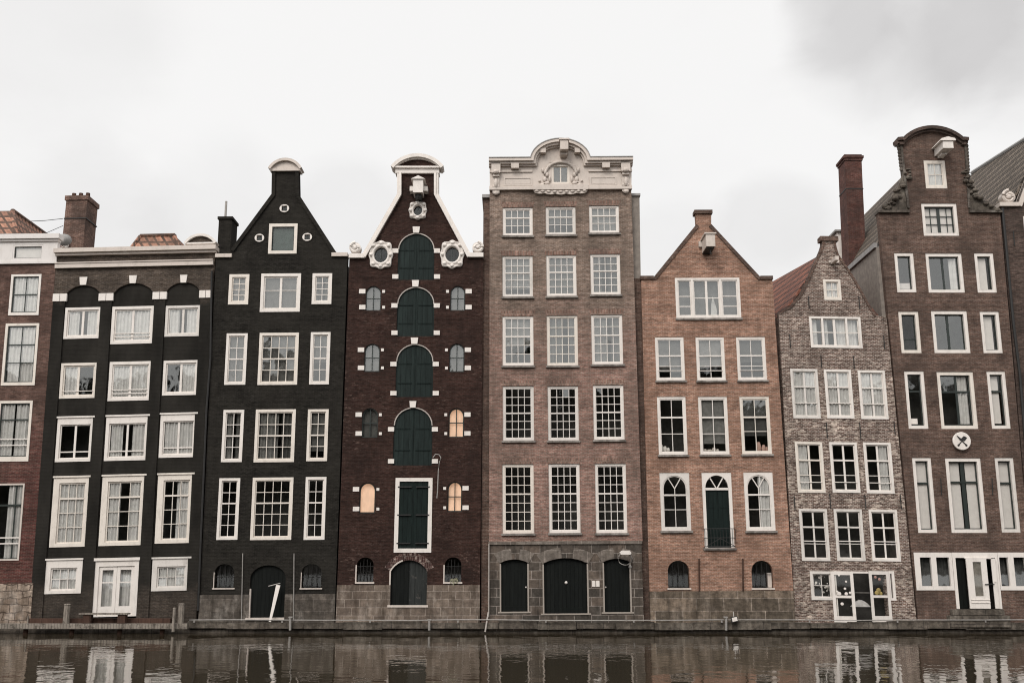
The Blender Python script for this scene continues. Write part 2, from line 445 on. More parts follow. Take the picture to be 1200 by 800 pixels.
def win(h, r, fw=.10, V=(), H=(), head=0.0, sash='white', bw=.028, cur=None, sill=0.0, rise=0.0, rec=0.0,
        frame='white', sw=.045, bars=(), gl='glass', bot=None, name='window', fan=False, rect_frame=False, side=None, sd=.025):
    """one window: casing (the part), then sash, pane, curtain and sill as its sub-parts. Returns hole outline for the wall"""
    u0, v0, u1, v1 = h.R(r, rec)
    bot = fw if bot is None else bot
    fl_, fr_ = side or (fw, fw)
    out = arc(u0 - .01, v0 - .01, u1 + .01, v1 + .01, 0 if rect_frame else rise)
    I = (u0 + fl_, v0 + bot, u1 - fr_, v1 - fw - head)
    irise = max(0, rise - (fw * .3 if not rect_frame else 0)) if rise else 0
    inn = arc(*I, irise)
    d0 = rec - .03 if rec == 0 else rec
    mb = MB(); mb.holed(out, [inn], d0, rec + sd + .09)
    if head > .05:                                    # projecting head board
        mb.box(u0 - .04, u1 + .04, v1 - .05, v1 + .02, d0 - .05, rec + .02)
    if frame == 'white': frame = WR.choice(('white', 'white', 'white_b', 'white_c'))
    fo = mb.build(name, M[frame], None, h)
    G = (I[0] + sw, I[1] + sw, I[2] - sw, I[3] - sw)
    gr = max(0, irise - sw * .3) if irise else 0
    sm = M[frame if frame.startswith('white') else 'white'] if sash == 'white' else M[sash]
    sb = MB(); ds0, ds1 = rec + sd, rec + sd + .05
    sb.holed(arc(I[0] - .005, I[1] - .005, I[2] + .005, I[3] + .005, irise), [arc(*G, gr)], ds0, ds1)
    w, hh = G[2] - G[0], G[3] - G[1]
    V, H = norm(V, bw), norm(H, bw)
    def vtop(u):
        if not gr: return G[3] + .01
        a = w / 2; c = (G[0] + G[2]) / 2; x = min(1, abs(u - c) / a)
        return G[3] - gr + gr * math.sqrt(max(0, 1 - x * x)) + .01
    for f, bwid in V:
        u = G[0] + w * f; sb.box(u - bwid / 2, u + bwid / 2, G[1] - .01, (G[3] - gr * 1.0 if fan else vtop(u)), ds0 + .006, ds1 - .006)
    for f, bwid in H:
        v = G[3] - hh * f; sb.box(G[0] - .01, G[2] + .01, v - bwid / 2, v + bwid / 2, ds0 + (.003 if bwid < .06 else -.012), ds1 - .012)
    if fan:
        c, a, vs = (G[0] + G[2]) / 2, w / 2, G[3] - gr
        for sgn in (-1, 1):
            q = math.radians(90 + sgn * 33)
            sb.strip([(c, vs), (c + a * math.cos(q), vs + gr * math.sin(q))], (-.02, .02), ds0 + .009, ds1 - .009)
    sb.build('sash', sm, fo, h)
    pm = MB()
    if gr: pm.add([(u, rec + sd + .03, v) for u, v in arc(*G, gr)], [tuple(range(len(arc(*G, gr))))])
    else:
        us = [G[0]] + sorted(G[0] + w * f for f, _ in V) + [G[2]]
        vs = [G[1]] + sorted(G[3] - hh * f for f, _ in H) + [G[3]]
        for i in range(len(us) - 1):
            for j in range(len(vs) - 1):
                a, b = random.gauss(0, .007), random.gauss(0, .007); cu, cv = (us[i] + us[i + 1]) / 2, (vs[j] + vs[j + 1]) / 2
                q = [(us[i], vs[j]), (us[i + 1], vs[j]), (us[i + 1], vs[j + 1]), (us[i], vs[j + 1])]
                pm.add([(u, rec + sd + .027 + (u - cu) * a + (v - cv) * b, v) for u, v in q], [(0, 1, 2, 3)])
    pm.build('pane', M[gl], fo, h, fix=False)
    for (ya, wd) in bars:                              # fall-guard bars in front of the glass
        v = G[3] - hh * ya; rb = MB(); rb.box(G[0] - .03, G[2] + .03, v - wd / 2, v + wd / 2, rec - .01, rec + .015)
        rb.build('guard_bar', M['white'], fo, h)
    if cur:
        if cur == 'grey':
            gp = WR.choice((0, 0, .15, .3, .42)); sp_ = WR.choice((0, 1, 0))
            lst = [(0, 1, gp, 1, 0)] if not sp_ else [(0, WR.uniform(.3, .6), 0, 1, 1), (WR.uniform(.6, .75), 1, 0, 1, 1)]
            for c_ in curtain(h, fo, G, rec + sd + .12, lst):
                c_.data.materials[0] = M[WR.choice(('shade', 'shade', 'shade_b', 'shade_c'))]
        else: curtain(h, fo, G, rec + sd + .07, cur)
    if sill:
        s = MB(); s.box(u0 - .05, u1 + .05, v0 - sill, v0 - .004, -.10, .1); s.build('sill', M['sillstone'], fo, h)
    return arc(u0, v0, u1, v1, 0 if rect_frame else rise)

def sash_rows(nt, nb, split=None, meet=.06):
    """row bars of a sliding sash: nt rows over nb rows, thick meeting rail"""
    tot = nt + nb; out = []
    for i in range(1, tot): out.append((i / tot, meet) if i == nt else i / tot)
    return out
def cols(n): return [i / n for i in range(1, n)]

def notch_bottom(outer_top, bl, brt, vb, holes):
    """outline: bl -> bottom edge with notches for openings crossing it -> brt -> rest"""
    pts = [bl]
    for ho in sorted(holes, key=lambda q: min(p[0] for p in q)):
        up = [p for p in ho[2:]]                     # right springing .. left springing
        ul, ur = ho[0][0], ho[1][0]
        pts += [(ul, vb)] + list(reversed(up)) + [(ur, vb)]
    return pts + [brt] + outer_top

def notch_top(bl, brt, tr, tl, vt, holes):
    pts = [bl, brt, tr]
    for ho in sorted(holes, key=lambda q: -min(p[0] for p in q)):
        ul, ur, v0 = ho[0][0], ho[1][0], ho[0][1]
        pts += [(ur, vt), (ur, v0), (ul, v0), (ul, vt)]
    return pts + [tl]

def shell(h, uL, uR, vE, depth=9.0, mat=None, dL=None, vB=-.3, ridge=None):
    """side walls, back wall and inner partition"""
    m = mat or BR[8]
    for a, b in ((uL + .03, uL + .25), (uR - .25, uR - .03)):
        MB().box(a, b, vB, vE, .3, depth).build('side_wall', m, None, h)
    MB().box(uL + .03, uR - .03, vB, vE, depth, depth + .25).build('back_wall', m, None, h)
    po = [(uL + .25, vB), (uR - .25, vB), (uR - .25, vE - .2), (uL + .25, vE - .2)]
    if ridge: po = po[:3] + [(ridge[0], ridge[1] - .35)] + po[3:]
    MB().prism(po, 1.6, 1.7).build('partition', M['dark'], None, h)

def chevron(h, eL, ridge, eR, d0=.32, d1=9.2, th=.16, mat=None, shear=(0, 0)):
    po = [eL, ridge, eR, (eR[0], eR[1] - th), (ridge[0], ridge[1] - th * 1.5), (eL[0], eL[1] - th)]
    return MB().prismy(po, d0, d1, shear).build('roof', mat or TL['dark'], None, h)

def segcap(mb, u0, u1, v0, v1, rise, d0, d1, n=14):
    mb.prism(arc(u0, v0, u1, v1, rise, n), d0, d1)

def block(mb, h, r, d0=-.05, d1=.05):
    u0, v0, u1, v1 = h.R(r); mb.box(u0, u1, v0, v1, d0, d1)

def keystone(h, r, mat, tap=.18, d0=-.07):
    u0, v0, u1, v1 = h.R(r); w = u1 - u0
    MB().prism([(u0 + w * tap, v0), (u1 - w * tap, v0), (u1, v1), (u0, v1)], d0, .05).build('keystone', mat, None, h)

def spiral(mb, c, r, d, turns=2.0, cw=1, th=.05, st=0):
    pts, rs = [], []
    n = 34
    for i in range(n + 1):
        k = i / n; a = st + cw * k * turns * 2 * PI; rr = r * (1 - .85 * k)
        pts.append((c[0] + rr * math.cos(a), d, c[1] + rr * math.sin(a))); rs.append(th * (1 - .45 * k))
    mb.tube(pts, rs, 6)

# ================================================================== HOUSES
# ---- red-brown house at the left edge
h = House('canal_house', 'dark red brick house cut off at left, white parapet, rough rubble stone foot', (34, 730),
          ((34, 718), (65, 308)), ((34, 718), (65, 308)), [((14, 322), (49, 322)), ((8, 500), (45, 499))], .0)
H0 = h; holes = []
def add(*a, **k): holes.append(win(h, *a, **k))
for k, dx in enumerate((0, -62, -124)):
    s_ = dx * 1.0
    add((14 + s_, 322, 45 + s_, 369), .09, [.5], [(.5, .05)], sash='darksash', cur='net', bot=.12)
    add((7.4 + s_, 379.5, 40.5 + s_, 451), .10, [.5], [(.33, .05), .66], sash='darksash', cur='net', bot=.13)
    add((-1 + s_, 470, 33 + s_, 540), .10, [], [(.30, .05)], sash='darksash', cur='gap', bars=((.68, .04), (.8, .04)), bot=.2)
    if k != 1: add((-16 + s_, 567, 22 + s_, 656), .06, [(.82, .05)], [(.27, .08)], sash='darksash', frame='cream', cur='right' if k == 0 else 'net', bars=((.72, .05), (.8, .05)), sw=.03)
vp = h.P(30, 683)[1]
pBL, pBR = h.P(-165, 738), h.P(33, 738)
pTR, pTL = h.P(65.5, 306), h.P(-112, 306)
out = [(pTL[0], vp), (pBR[0] + .02, vp), pTR, (pTL[0], pTR[1])]
MB().holed(out, holes, 0, .3).build('wall', BR[0], None, h)
m = MB(); m.box(pTL[0], pBR[0] + .1, pBR[1], vp - .003, -.10, .3); m.build('stone_plinth', ST['rubble'], None, h)
a, b = h.P(65.5, 308), h.P(70, 275)
wl = pTL[0]
ph = []
for dx in (0, -58, -116):
    ph.append(win(h, (16 + dx, 287.5, 50 + dx, 304), .07, [], [], cur='blind', frame='panelwhite', gl='glass', sash='darksash', sw=.03, name='window'))
MB().holed([(wl, a[1]), (a[0] + .03, a[1]), (a[0] + .03, b[1] - .1), (wl, b[1] - .1)], ph, -.04, .25).build('parapet', M['panelwhite'], None, h)
m = MB(); m.box(wl, b[0] + .06, b[1] - .22, b[1], -.22, .3); m.box(wl, b[0] + .0, b[1] - .32, b[1] - .222, -.13, .2)
m.box(wl, a[0] + .06, a[1] - .04, a[1] + .06, -.10, .1); m.build('cornice', M['panelwhite'], None, h)
c = h.P(62, 273)
m = MB(); m.ball((c[0], 1.2, c[1] + .05), (.36, .3, .28)); m.build('roof_vent', M['zinc'], None, h, smooth=True)
A = h.P(15, 247, 4.0); FR = h.P(20, 279, 2.0); FL = h.P(-60, 279, 2.0)
ALx = FL[0] + (FR[0] - A[0])
m = MB(); z0 = FR[1]
m.add([(FL[0], 2, z0), (FR[0], 2, z0), (FR[0] + 1.35, 11, z0), (FL[0], 11, z0), (A[0], 4, A[1]), (A[0], 9, A[1]), (FL[0] + .4, 4, A[1]), (FL[0] + .4, 9, A[1])],
      [(0, 1, 4, 6), (1, 2, 5, 4), (2, 3, 7, 5), (3, 0, 6, 7), (4, 5, 7, 6)])
rf = m.build('roof', TL['orange'], None, h)
m = MB(); m.tube([(FR[0], 1.98, z0), (A[0], 3.98, A[1])], .11, 6); m.tube([(A[0], 3.98, A[1]), (A[0], 9, A[1])], .11, 6)
m.build('ridge_tile', TL['orange'], rf, h)
MB().box(wl, a[0] - .05, a[1] - .1, a[1], .26, 9).build('flat_roof', M['zinc'], None, h)
shell(h, wl, pBR[0], a[1] - .1)

# ---- black-painted house with three blind arches
h = House('canal_house', 'wide black painted house with three blind arches, white keystones and a flat white cornice', (133, 735),
          ((36, 718), (66, 312)), ((231, 718), (250, 312)), [((77, 361), (235, 358.5)), ((68.5, 489), (229, 484)), ((64, 558.4), (224, 554.7))], .02)
H1 = h; holes = []
add((77.3, 361, 116.4, 396), .10, [(.5, .10)], [], cur='pair', sw=.06)
add((132.3, 359.8, 178.6, 402), .12, [(.5, .10)], [], cur='net', bars=((.78, .035), (.9, .035)), sw=.06)
add((195, 358.8, 233.6, 393.4), .10, [(.5, .10)], [], cur='pair', sw=.06)
add((72.5, 426, 111.6, 465.8), .10, [(.48, .10)], [], cur='lefthalf', bars=((.88, .03),), sw=.06)
add((129.3, 424.4, 175.7, 468.5), .12, [(.5, .10)], [], cur='net', bars=((.78, .035), (.9, .035)), sw=.06)
add((192.4, 423, 231.3, 462.2), .10, [(.5, .10)], [], cur='righthalf', sw=.06)
add((68.5, 488.6, 107.2, 540), .12, [(.5, .09)], [(.82, .05)], head=.22, cur=[(0, .0, 0, 0, 1)], sw=.05)
add((125.5, 487, 172.4, 538.5), .13, [(.5, .09)], [(.84, .05)], head=.22, cur='pair', sw=.05)
add((189, 484.5, 229, 535), .12, [(.5, .09)], [(.82, .05)], head=.22, cur='net', sw=.05)
for r, cu in (((64, 558.4, 100.4, 639.8), 'net'), ((121, 556.7, 166.8, 638), 'pair'), ((186, 555, 223.8, 635.4), 'righthalf')):
    add(r, .14, cols(3), [(.25, .07), .5, .75], head=.14, cur=cu, sw=.06, side=(.24, .16))
add((55, 655, 94.6, 694.4), .13, cols(3), [.5], head=.24, cur='net', sw=.06, side=(.2, .2))
add((179.5, 653.3, 222, 691), .13, cols(3), [.5], head=.24, cur='net', sw=.06, side=(.2, .2))
# double garden door
u0, v0, u1, v1 = h.R((112.4, 654.3, 159.5, 721.4))
m = MB(); m.holed([(u0 - .01, v0), (u1 + .01, v0), (u1 + .01, v1 + .01), (u0 - .01, v1 + .01)], [[(u0 + .17, v0 + .05), (u1 - .17, v0 + .05), (u1 - .17, v1 - .33), (u0 + .17, v1 - .33)]], -.03, .12)
m.box(u0 - .05, u1 + .05, v1 - .1, v1 + .02, -.09, .02)
df = m.build('door_frame', M['white'], None, h)
mid = (u0 + u1) / 2
for a, b in ((u0 + .17, mid - .006), (mid + .006, u1 - .17)):
    lf = MB(); lf.holed([(a, v0 + .055), (b, v0 + .055), (b, v1 - .335), (a, v1 - .335)],
                        [[(a + .14, v0 + .42), (b - .14, v0 + .42), (b - .14, v1 - .48), (a + .14, v1 - .48)]], .02, .08)
    v_ = v0 + .42 + .45 * (v1 - v0 - .9); lf.box(a + .13, b - .13, v_ + .28, v_ + .33, .03, .07)
    lo = lf.build('door', M['white'], df, h)
for a, b in ((u0 + .17, mid - .006), (mid + .006, u1 - .17)):
    MB().add([(a + .13, .055, v0 + .4), (b - .13, .055, v0 + .4), (b - .13, .055, v1 - .46), (a + .13, .055, v1 - .46)], [(0, 1, 2, 3)]).build('pane', M['glass'], df, h, fix=False)
curtain(h, df, (u0 + .25, v0 + .35, u1 - .25, v1 - .45), .22, 'gap')
dhole = [(u0, v0), (u1, v0), (u1, v1), (u0, v1)]
vb = h.P(133, 737)[1]
TLc, TRc = h.P(66.8, 296), h.P(252.5, 293); BLc, BRc = h.P(33.5, 735), h.P(230.5, 735)
out = [(BLc[0], vb), (u0, vb), (u0, v1), (u1, v1), (u1, vb), (BRc[0], vb), TRc, TLc]
vpaint = h.P(150, 352)[1]
BR[1] = brick('half_painted_brick', (.10, .074, .056), (.045, .034, .027), (.12, .10, .085), (.03, .025, .021), .6, .35,
              paint=((.0135, .0122, .0105), vpaint, .5), spec=.08, patch=((.09, .08, .07), .82, .5))
BR['1in'] = brick('black_painted_brick', (.10, .074, .056), (.045, .034, .027), (.12, .10, .085), (.03, .025, .021), .6, .35,
              paint=((.0135, .0122, .0105), h.P(150, 326)[1], .2), spec=.08)
MB().holed(out, holes, 0, .3).build('wall', BR['1in'], None, h)
# proud brick front with tall arched bays
bays = [(77, 118, 335, 59, 98), (132, 180.5, 332.6, 115.5, 164), (194.5, 234.5, 331.6, 182.5, 222)]
vlow = h.P(133, 648)[1]; vtop = h.P(150, 318)[1]; hl = []
for a, b, t, a2, b2 in bays:
    ua, ub = h.P(a, 358)[0], h.P(b, 358)[0]; vt = h.P((a + b) / 2, t)[1]
    hl.append(arc(ua - .02, vb - .1, ub + .02, vt, .62 * (ub - ua) * .62))
MB().holed(notch_bottom([(BRc[0] - .02, vb), (TRc[0] - .03, vtop), (TLc[0] + .02, vtop)], (BLc[0] + .02, vb), (BRc[0] - .02, vb), vb, hl), [], -.075, -.003).build('arcade_front', BR[1], None, h)
for ho in hl:
    top = [p for p in ho[2:]]
    MB().strip(top, (-.30, -.01), -.085, -.02).build('brick_arch', BR[1], None, h)
for r in ((94.5, 325.5, 103, 334.5), (152.5, 323.5, 161, 332.5), (212, 323, 220, 331.8)): keystone(h, r, M['white'], .12, -.13)
m = MB()
for r in ((63.5, 345, 79, 353.5), (117, 344.5, 133.5, 352.7), (180, 343, 196, 351), (234.5, 341, 249, 349.3)):
    u0, v0, u1, v1 = h.R(r); w = (u1 - u0) / 2
    for a, b in ((u0, u0 + w - .012), (u0 + w + .012, u1)): MB().prism([(a, v0), (b, v0), (b, v1 - .03), ((u0 + u1) / 2, v1), (a, v1 - .03)] if False else [(a, v0), (b, v0), (b, v1), (a, v1)], -.125, -.02).build('impost', M['white'], None, h)
a, b = h.P(66.5, 294.5), h.P(253, 291.5)
m = MB(); m.box(a[0] - .04, b[0] + .06, a[1] - .13, a[1] + .06, -.28, .35); m.box(a[0], b[0] + .02, a[1] - .24, a[1] - .132, -.16, .1)
m.build('cornice', M['cream'], None, h)
a, b = h.P(65.5, 314), h.P(250.5, 307)
m = MB(); m.box(a[0], b[0], (a[1] + b[1]) / 2 - .10, (a[1] + b[1]) / 2 + .10, -.14, .02); m.box(a[0], b[0], (a[1] + b[1]) / 2 + .102, (a[1] + b[1]) / 2 + .15, -.18, .02)
m.build('moulding', M['cream'], None, h)
# curved pediment on the parapet
u0, v0, u1, v1 = h.R((217, 275.5, 254.5, 291.5)); q = arc(u0 + .12, v0, u1 - .12, v1 - .1, .36)
m = MB(); m.box(u0 + .1, u1 - .1, v0, v0 + .2, -.1, .3); m.box(u0 + .04, u1 - .04, v0 + .2, v0 + .27, -.17, .3)
vq = v0 + .28
m.strip(list(reversed(arctop(u0, u1, vq - .02, v1 - vq + .02))), (-.11, 0), -.2, .35); pd = m.build('pediment', M['white'], None, h)
MB().prism(arc(u0 + .1, vq - .01, u1 - .1, v1 - .1, v1 - vq - .1), -.08, .25).build('pediment_panel', BR[1], pd, h)
# dormer roof + chimney
a, b, c, d = h.P(147, 293, 2.2), h.P(212, 293, 2.2), h.P(205, 276, 3.2), h.P(164.7, 276, 3.2)
m = MB(); m.add([(a[0], 2.2, a[1] - .3), (b[0], 2.2, a[1] - .3), (b[0], 9, a[1] - .3), (a[0], 9, a[1] - .3), (d[0], 3.2, c[1]), (c[0], 3.2, c[1]), (c[0], 8.5, c[1]), (d[0], 8.5, c[1])],
                [(0, 1, 5, 4), (1, 2, 6, 5), (2, 3, 7, 6), (3, 0, 4, 7), (4, 5, 6, 7)])
rf = m.build('roof', TL['orange'], None, h)
m = MB(); m.tube([(c[0], 3.18, c[1] + .02), (d[0], 3.18, c[1] + .02)], .09, 6)
for p, q in ((a, d), (b, c)): m.tube([(p[0], 2.2, a[1] - .3), (q[0], 3.18, c[1])], .09, 6)
m.build('ridge_tile', TL['orange'], rf, h)
a, b = h.P(71, 300, 2.6), h.P(96.5, 300, 2.6); t = h.P(78, 232, 2.6); t2 = h.P(100.5, 232, 2.6)
lean = (t[0] - a[0]) / (t[1] - a[1])
m = MB(); w = b[0] - a[0]; z0, z1 = a[1] - 1.0, t[1]; x0 = a[0] - lean
m.add([(x0, 2.6, z0), (x0 + w, 2.6, z0), (x0 + w, 3.9, z0), (x0, 3.9, z0), (t[0], 2.6, z1), (t[0] + w * .97, 2.6, z1), (t[0] + w * .97, 3.9, z1), (t[0], 3.9, z1)],
      [(0, 1, 5, 4), (1, 2, 6, 5), (2, 3, 7, 6), (3, 0, 4, 7), (4, 5, 6, 7), (3, 2, 1, 0)])
m.box(t[0] - .06, t[0] + w + .03, z1 - .12, z1 + .10, 2.54, 3.96)
ch = m.build('chimney', BR['chim'], None, h)
for k in range(3):
    m = MB(); x = t[0] + .18 + k * (w - .36) / 2
    m.tube([(x, 3.0, z1 + .08), (x, 3.0, z1 + .36)], [.12, .10], 8); m.build('chimney_pot', M['redwood'], ch, h, smooth=False)
m = MB(); zz = h.P(75, 256, 2.6)[1]; xx = x0 + lean * (zz - z0); m.box(xx - .02, xx + w + .02, zz - .03, zz + .02, 2.57, 3.93); m.build('iron_band', M['iron'], ch, h)
# downpipe between the two black houses
p = [h.P(x, y) for x, y in ((249, 318), (247.5, 420), (243, 480), (236, 640), (233, 715))]
MB().tube([(u, -.12, v) for u, v in p], .045, 6).build('downpipe', M['iron'], None, h)
zt = h.P(150, 293)[1]
MB().box(h.P(66, 300)[0] + .1, TRc[0] - .1, zt - .6, zt - .5, .31, 9).build('flat_roof', M['zinc'], None, h)
shell(h, BLc[0], BRc[0], zt - .6)

# ---- black neck-gable house
h = House('canal_house', 'all black house with a pointed neck gable and small white framed paned windows', (312, 730),
          ((231, 728), (253, 300)), ((392, 728), (407, 300)), [((268, 322), (388, 321)), ((262.7, 480.5), (383, 480)), ((257.8, 560.4), (379.4, 559))], -.02)
H2 = h; holes = []
add((269.4, 321.8, 290.5, 356.5), .12, cols(2), cols(4), cur='grey', sw=.05)
add((306.8, 321, 351, 365), .12, [(.5, .10)], [.42], cur='grey', sw=.06)
add((366.8, 320.7, 388, 356), .12, cols(2), cols(4), cur='grey', sw=.05)
add((266.2, 391, 287.3, 450.4), .10, cols(2), sash_rows(2, 2), cur='grey')
add((304.8, 390.4, 347.9, 450.4), .11, cols(4), sash_rows(2, 2), cur='grey')
add((364.8, 389.6, 385.2, 450), .10, cols(2), sash_rows(2, 2), cur='grey')
add((262.5, 480.5, 283.2, 540.8), .10, cols(2), sash_rows(2, 2), cur='grey')
add((300.4, 480, 344.2, 540.8), .11, cols(4), sash_rows(2, 2), cur='grey')
add((361.4, 479.8, 383, 539.7), .10, cols(2), sash_rows(2, 2), cur='grey')
add((257.6, 560.4, 278, 631.8), .10, cols(2), sash_rows(2, 3))
add((296.8, 559.7, 341, 631.8), .11, cols(4), sash_rows(2, 3))
add((358.8, 559, 380, 631.8), .10, cols(2), sash_rows(2, 3))
add((316, 262.6, 347.3, 297), .13, [], [], sash='green', sw=.03, cur='blind', name='loft_hatch', gl='shopglass')
LASTC[0].data.materials[0] = M['loft']
for (x, y) in ((333.4, 244.5), (304.2, 279), (360.2, 278)):
    c = h.P(x, y); R_, q = .215, .125
    o = [(c[0] + R_ * math.cos(t * PI / 10), c[1] + R_ * .86 * math.sin(t * PI / 10)) for t in range(20)]
    m = MB(); m.holed(o, [[(c[0] - q, c[1] - q), (c[0] + q, c[1] - q), (c[0] + q, c[1] + q), (c[0] - q, c[1] + q)]], -.05, .1)
    k = m.build('oval_window', M['white'], None, h)
    MB().add([(c[0] - q, .06, c[1] - q), (c[0] + q, .06, c[1] - q), (c[0] + q, .06, c[1] + q), (c[0] - q, .06, c[1] + q)], [(0, 1, 2, 3)]).build('pane', M['shopglass'], k, h, fix=False)
    m = MB(); m.box(c[0] - .012, c[0] + .012, c[1] - q, c[1] + q, .03, .055); m.build('sash', M['darksash'], k, h)
    holes.append([(c[0] + (R_ - .02) * math.cos(t * PI / 10), c[1] + (R_ - .03) * .86 * math.sin(t * PI / 10)) for t in range(20)])
vp = h.P(312, 696)[1]; vb = h.P(312, 737)[1]
for r in ((252, 660.5, 273.5, 688.5), (354, 660.5, 376, 688.5)):
    u0, v0, u1, v1 = h.R(r); ri = (u1 - u0) * .42
    o = arc(u0, v0, u1, v1, ri)
    m = MB(); m.strip([(u0, v0), (u0, v1 - ri)], (0, .03), -.012, .1); m.box(u0 - .06, u1 + .06, v0 - .05, v0, -.05, .1)
    k = m.build('cellar_window', M['cream'], None, h)
    m = MB()
    for i in range(1, 4): uu = u0 + (u1 - u0) * i / 4; m.tube([(uu, .08, v0), (uu, .08, v1 - .05)], .012, 5)
    m.tube([(u0, .08, v0 + .45), (u1, .08, v0 + .45)], .012, 5); m.build('iron_bars', M['iron'], k, h)
    MB().add([(a, .22, b) for a, b in o], [tuple(range(len(o)))]).build('pane', M['shopglass'], k, h, fix=False)
    holes.append(o)
u0, v0, u1, v1 = h.R((294, 662, 333, 723)); o = arc(u0, v0, u1, v1, (u1 - u0) * .36); door = o
MB().prism([(a, b) for a, b in arc(u0 - .01, v0, u1 + .01, v1 + .01, (u1 - u0) * .36)], .12, .2).build('door', M['blackdoor'], None, h)
m = MB(); m.strip([o[2], o[1]][::-1] if False else [(u0, v0), (u0, v0 + (v1 - v0) * .55)], (-.05, .0), -.02, .12); m.box(u0 - .1, u1 + .02, v0 - .10, v0, -.12, .12)
m.build('door_sill', M['cream'], None, h)
g = h.Ps([(407.5, 300), (395, 297), (350.5, 228), (350, 200), (319, 200), (318.5, 228), (270.5, 293), (253, 301)])
bl, br_ = (h.P(232.5, 730)[0], vp), (h.P(392, 730)[0], vp)
MB().holed(notch_bottom([(br_[0], vp)] and g, bl, br_, vp, [door]), holes, 0, .3).build('wall', BR[2], None, h)
MB().holed(notch_top((bl[0], vb), (br_[0], vb), (br_[0], vp - .002), (bl[0], vp - .002), vp - .002, [door]), [], -.05, .3).build('stone_plinth', ST['dark'], None, h)
m = MB(); m.strip([g[1], g[2], g[3]], (-.0, .16), -.08, .38); m.strip([g[6], g[5], g[4]][::-1], (0, .16), -.08, .38); m.build('gable_coping', BR[2], None, h)
m = MB(); u0, v0, u1, v1 = h.R((315.8, 187.3, 354.5, 201.2))
m.box(u0 + .08, u1 - .08, v0, v0 + .13, -.14, .4); m.strip(list(reversed(arctop(u0, u1, v0 + .12, v1 - v0 - .12))), (-.12, 0), -.24, .45)
m.prism(arc(u0 + .06, v0 + .132, u1 - .06, v1 - .06, v1 - v0 - .2), -.1, .4); m.build('gable_cap', M['cream'], None, h)
m = MB(); u0, v0, u1, v1 = h.R((253, 298, 272, 302)); m.box(u0, u1, v0, v1, -.12, .4); u0, v0, u1, v1 = h.R((389, 296.7, 407.5, 300.8)); m.box(u0, u1, v0, v1, -.12, .4)
m.build('shoulder_cap', M['cream'], None, h)
u0, v0, u1, v1 = h.R((256.5, 257, 269.5, 300), 1.2); m = MB(); m.box(u0, u1, v0 - 1, v1, 1.2, 2.2); m.box(u0 - .05, u1 + .05, v1, v1 + .12, 1.14, 2.26); ch = m.build('chimney', BR[2], None, h)
c = h.P(264, 257, 1.6); t = h.P(264, 236, 1.6); m = MB(); m.tube([(c[0], 1.6, c[1]), (c[0], 1.6, t[1])], .055, 8); m.build('flue', M['galv'], ch, h)
m = MB()
for x, y in ((285, 648), (345, 648)):
    a = h.P(x, y); b = h.P(x - (1.5 if x < 300 else .5), 727); m.tube([(a[0], -.08, a[1]), (b[0], -.08, b[1])], .02, 5)
m.build('tie_rod', M['galv'], None, h)
eL, eR, rd = h.P(258, 306), h.P(402, 303), h.P(334, 205)
chevron(h, eL, (rd[0], rd[1] - .9), eR); shell(h, bl[0], br_[0], eL[1], ridge=(rd[0], rd[1] - .9))

# ---- maroon warehouse
h = House('warehouse', 'maroon brick warehouse with a stack of arched green loading hatches and white scroll gable', (480, 730),
          ((393, 728), (410, 300)), ((563, 728), (566.5, 300)), [((429, 337), (544, 337)), ((425, 480), (543, 480)), ((422, 566), (541, 566))], .0)
H3 = h; holes = []
def archwin(r, nm='arched_window', lit=False, plainp=False):
    u0, v0, u1, v1 = h.R(r); ri = (u1 - u0) * .5
    o = arc(u0, v0, u1, v1, ri); holes.append(o)
    m = MB(); m.holed(arc(u0 - .01, v0 - .01, u1 + .01, v1 + .01, ri), [arc(u0 + .045, v0 + .05, u1 - .045, v1 - .045, ri - .02)], .07, .14)
    k = m.build(nm, M['darksash'], None, h)
    if not plainp:
        m = MB(); c = (u0 + u1) / 2; m.box(c - .02, c + .02, v0 + .04, v1 - .04, .08, .12); q = v0 + (v1 - v0) * .5
        m.box(u0 + .04, u1 - .04, q - .02, q + .02, .083, .117); m.build('sash', M['darksash'], k, h)
    ip = arc(u0 + .04, v0 + .045, u1 - .04, v1 - .04, ri - .02)
    MB().add([(a, .1, b) for a, b in ip], [tuple(range(len(ip)))]).build('pane', M['glass'], k, h, fix=False)
    MB().add([(a, .19, b) for a, b in arc(u0, v0, u1, v1, ri)], [tuple(range(len(o)))]).build('blind', M['lit'] if lit else M['shade'], k, h, fix=False)
    return k
def emis(name, c, st, base):
    N = NT(name); N.pbr(base, .8); b = [n for n in N.t.nodes if n.type == 'BSDF_PRINCIPLED'][0]
    b.inputs['Emission Color'].default_value = (*c, 1); fz = N.noise(N.wallvec(2.6, 1.2), 1.0, 3, .6); N.t.links.new(N.rng(fz, .3, .7, st * .6, st * 1.25), b.inputs['Emission Strength']); return N.m
M['lit'] = emis('lit_window_blind', (.80, .46, .29), .62, (.6, .45, .35))
lits = set([(526, 478), (524.7, 564), (421.7, 565)])
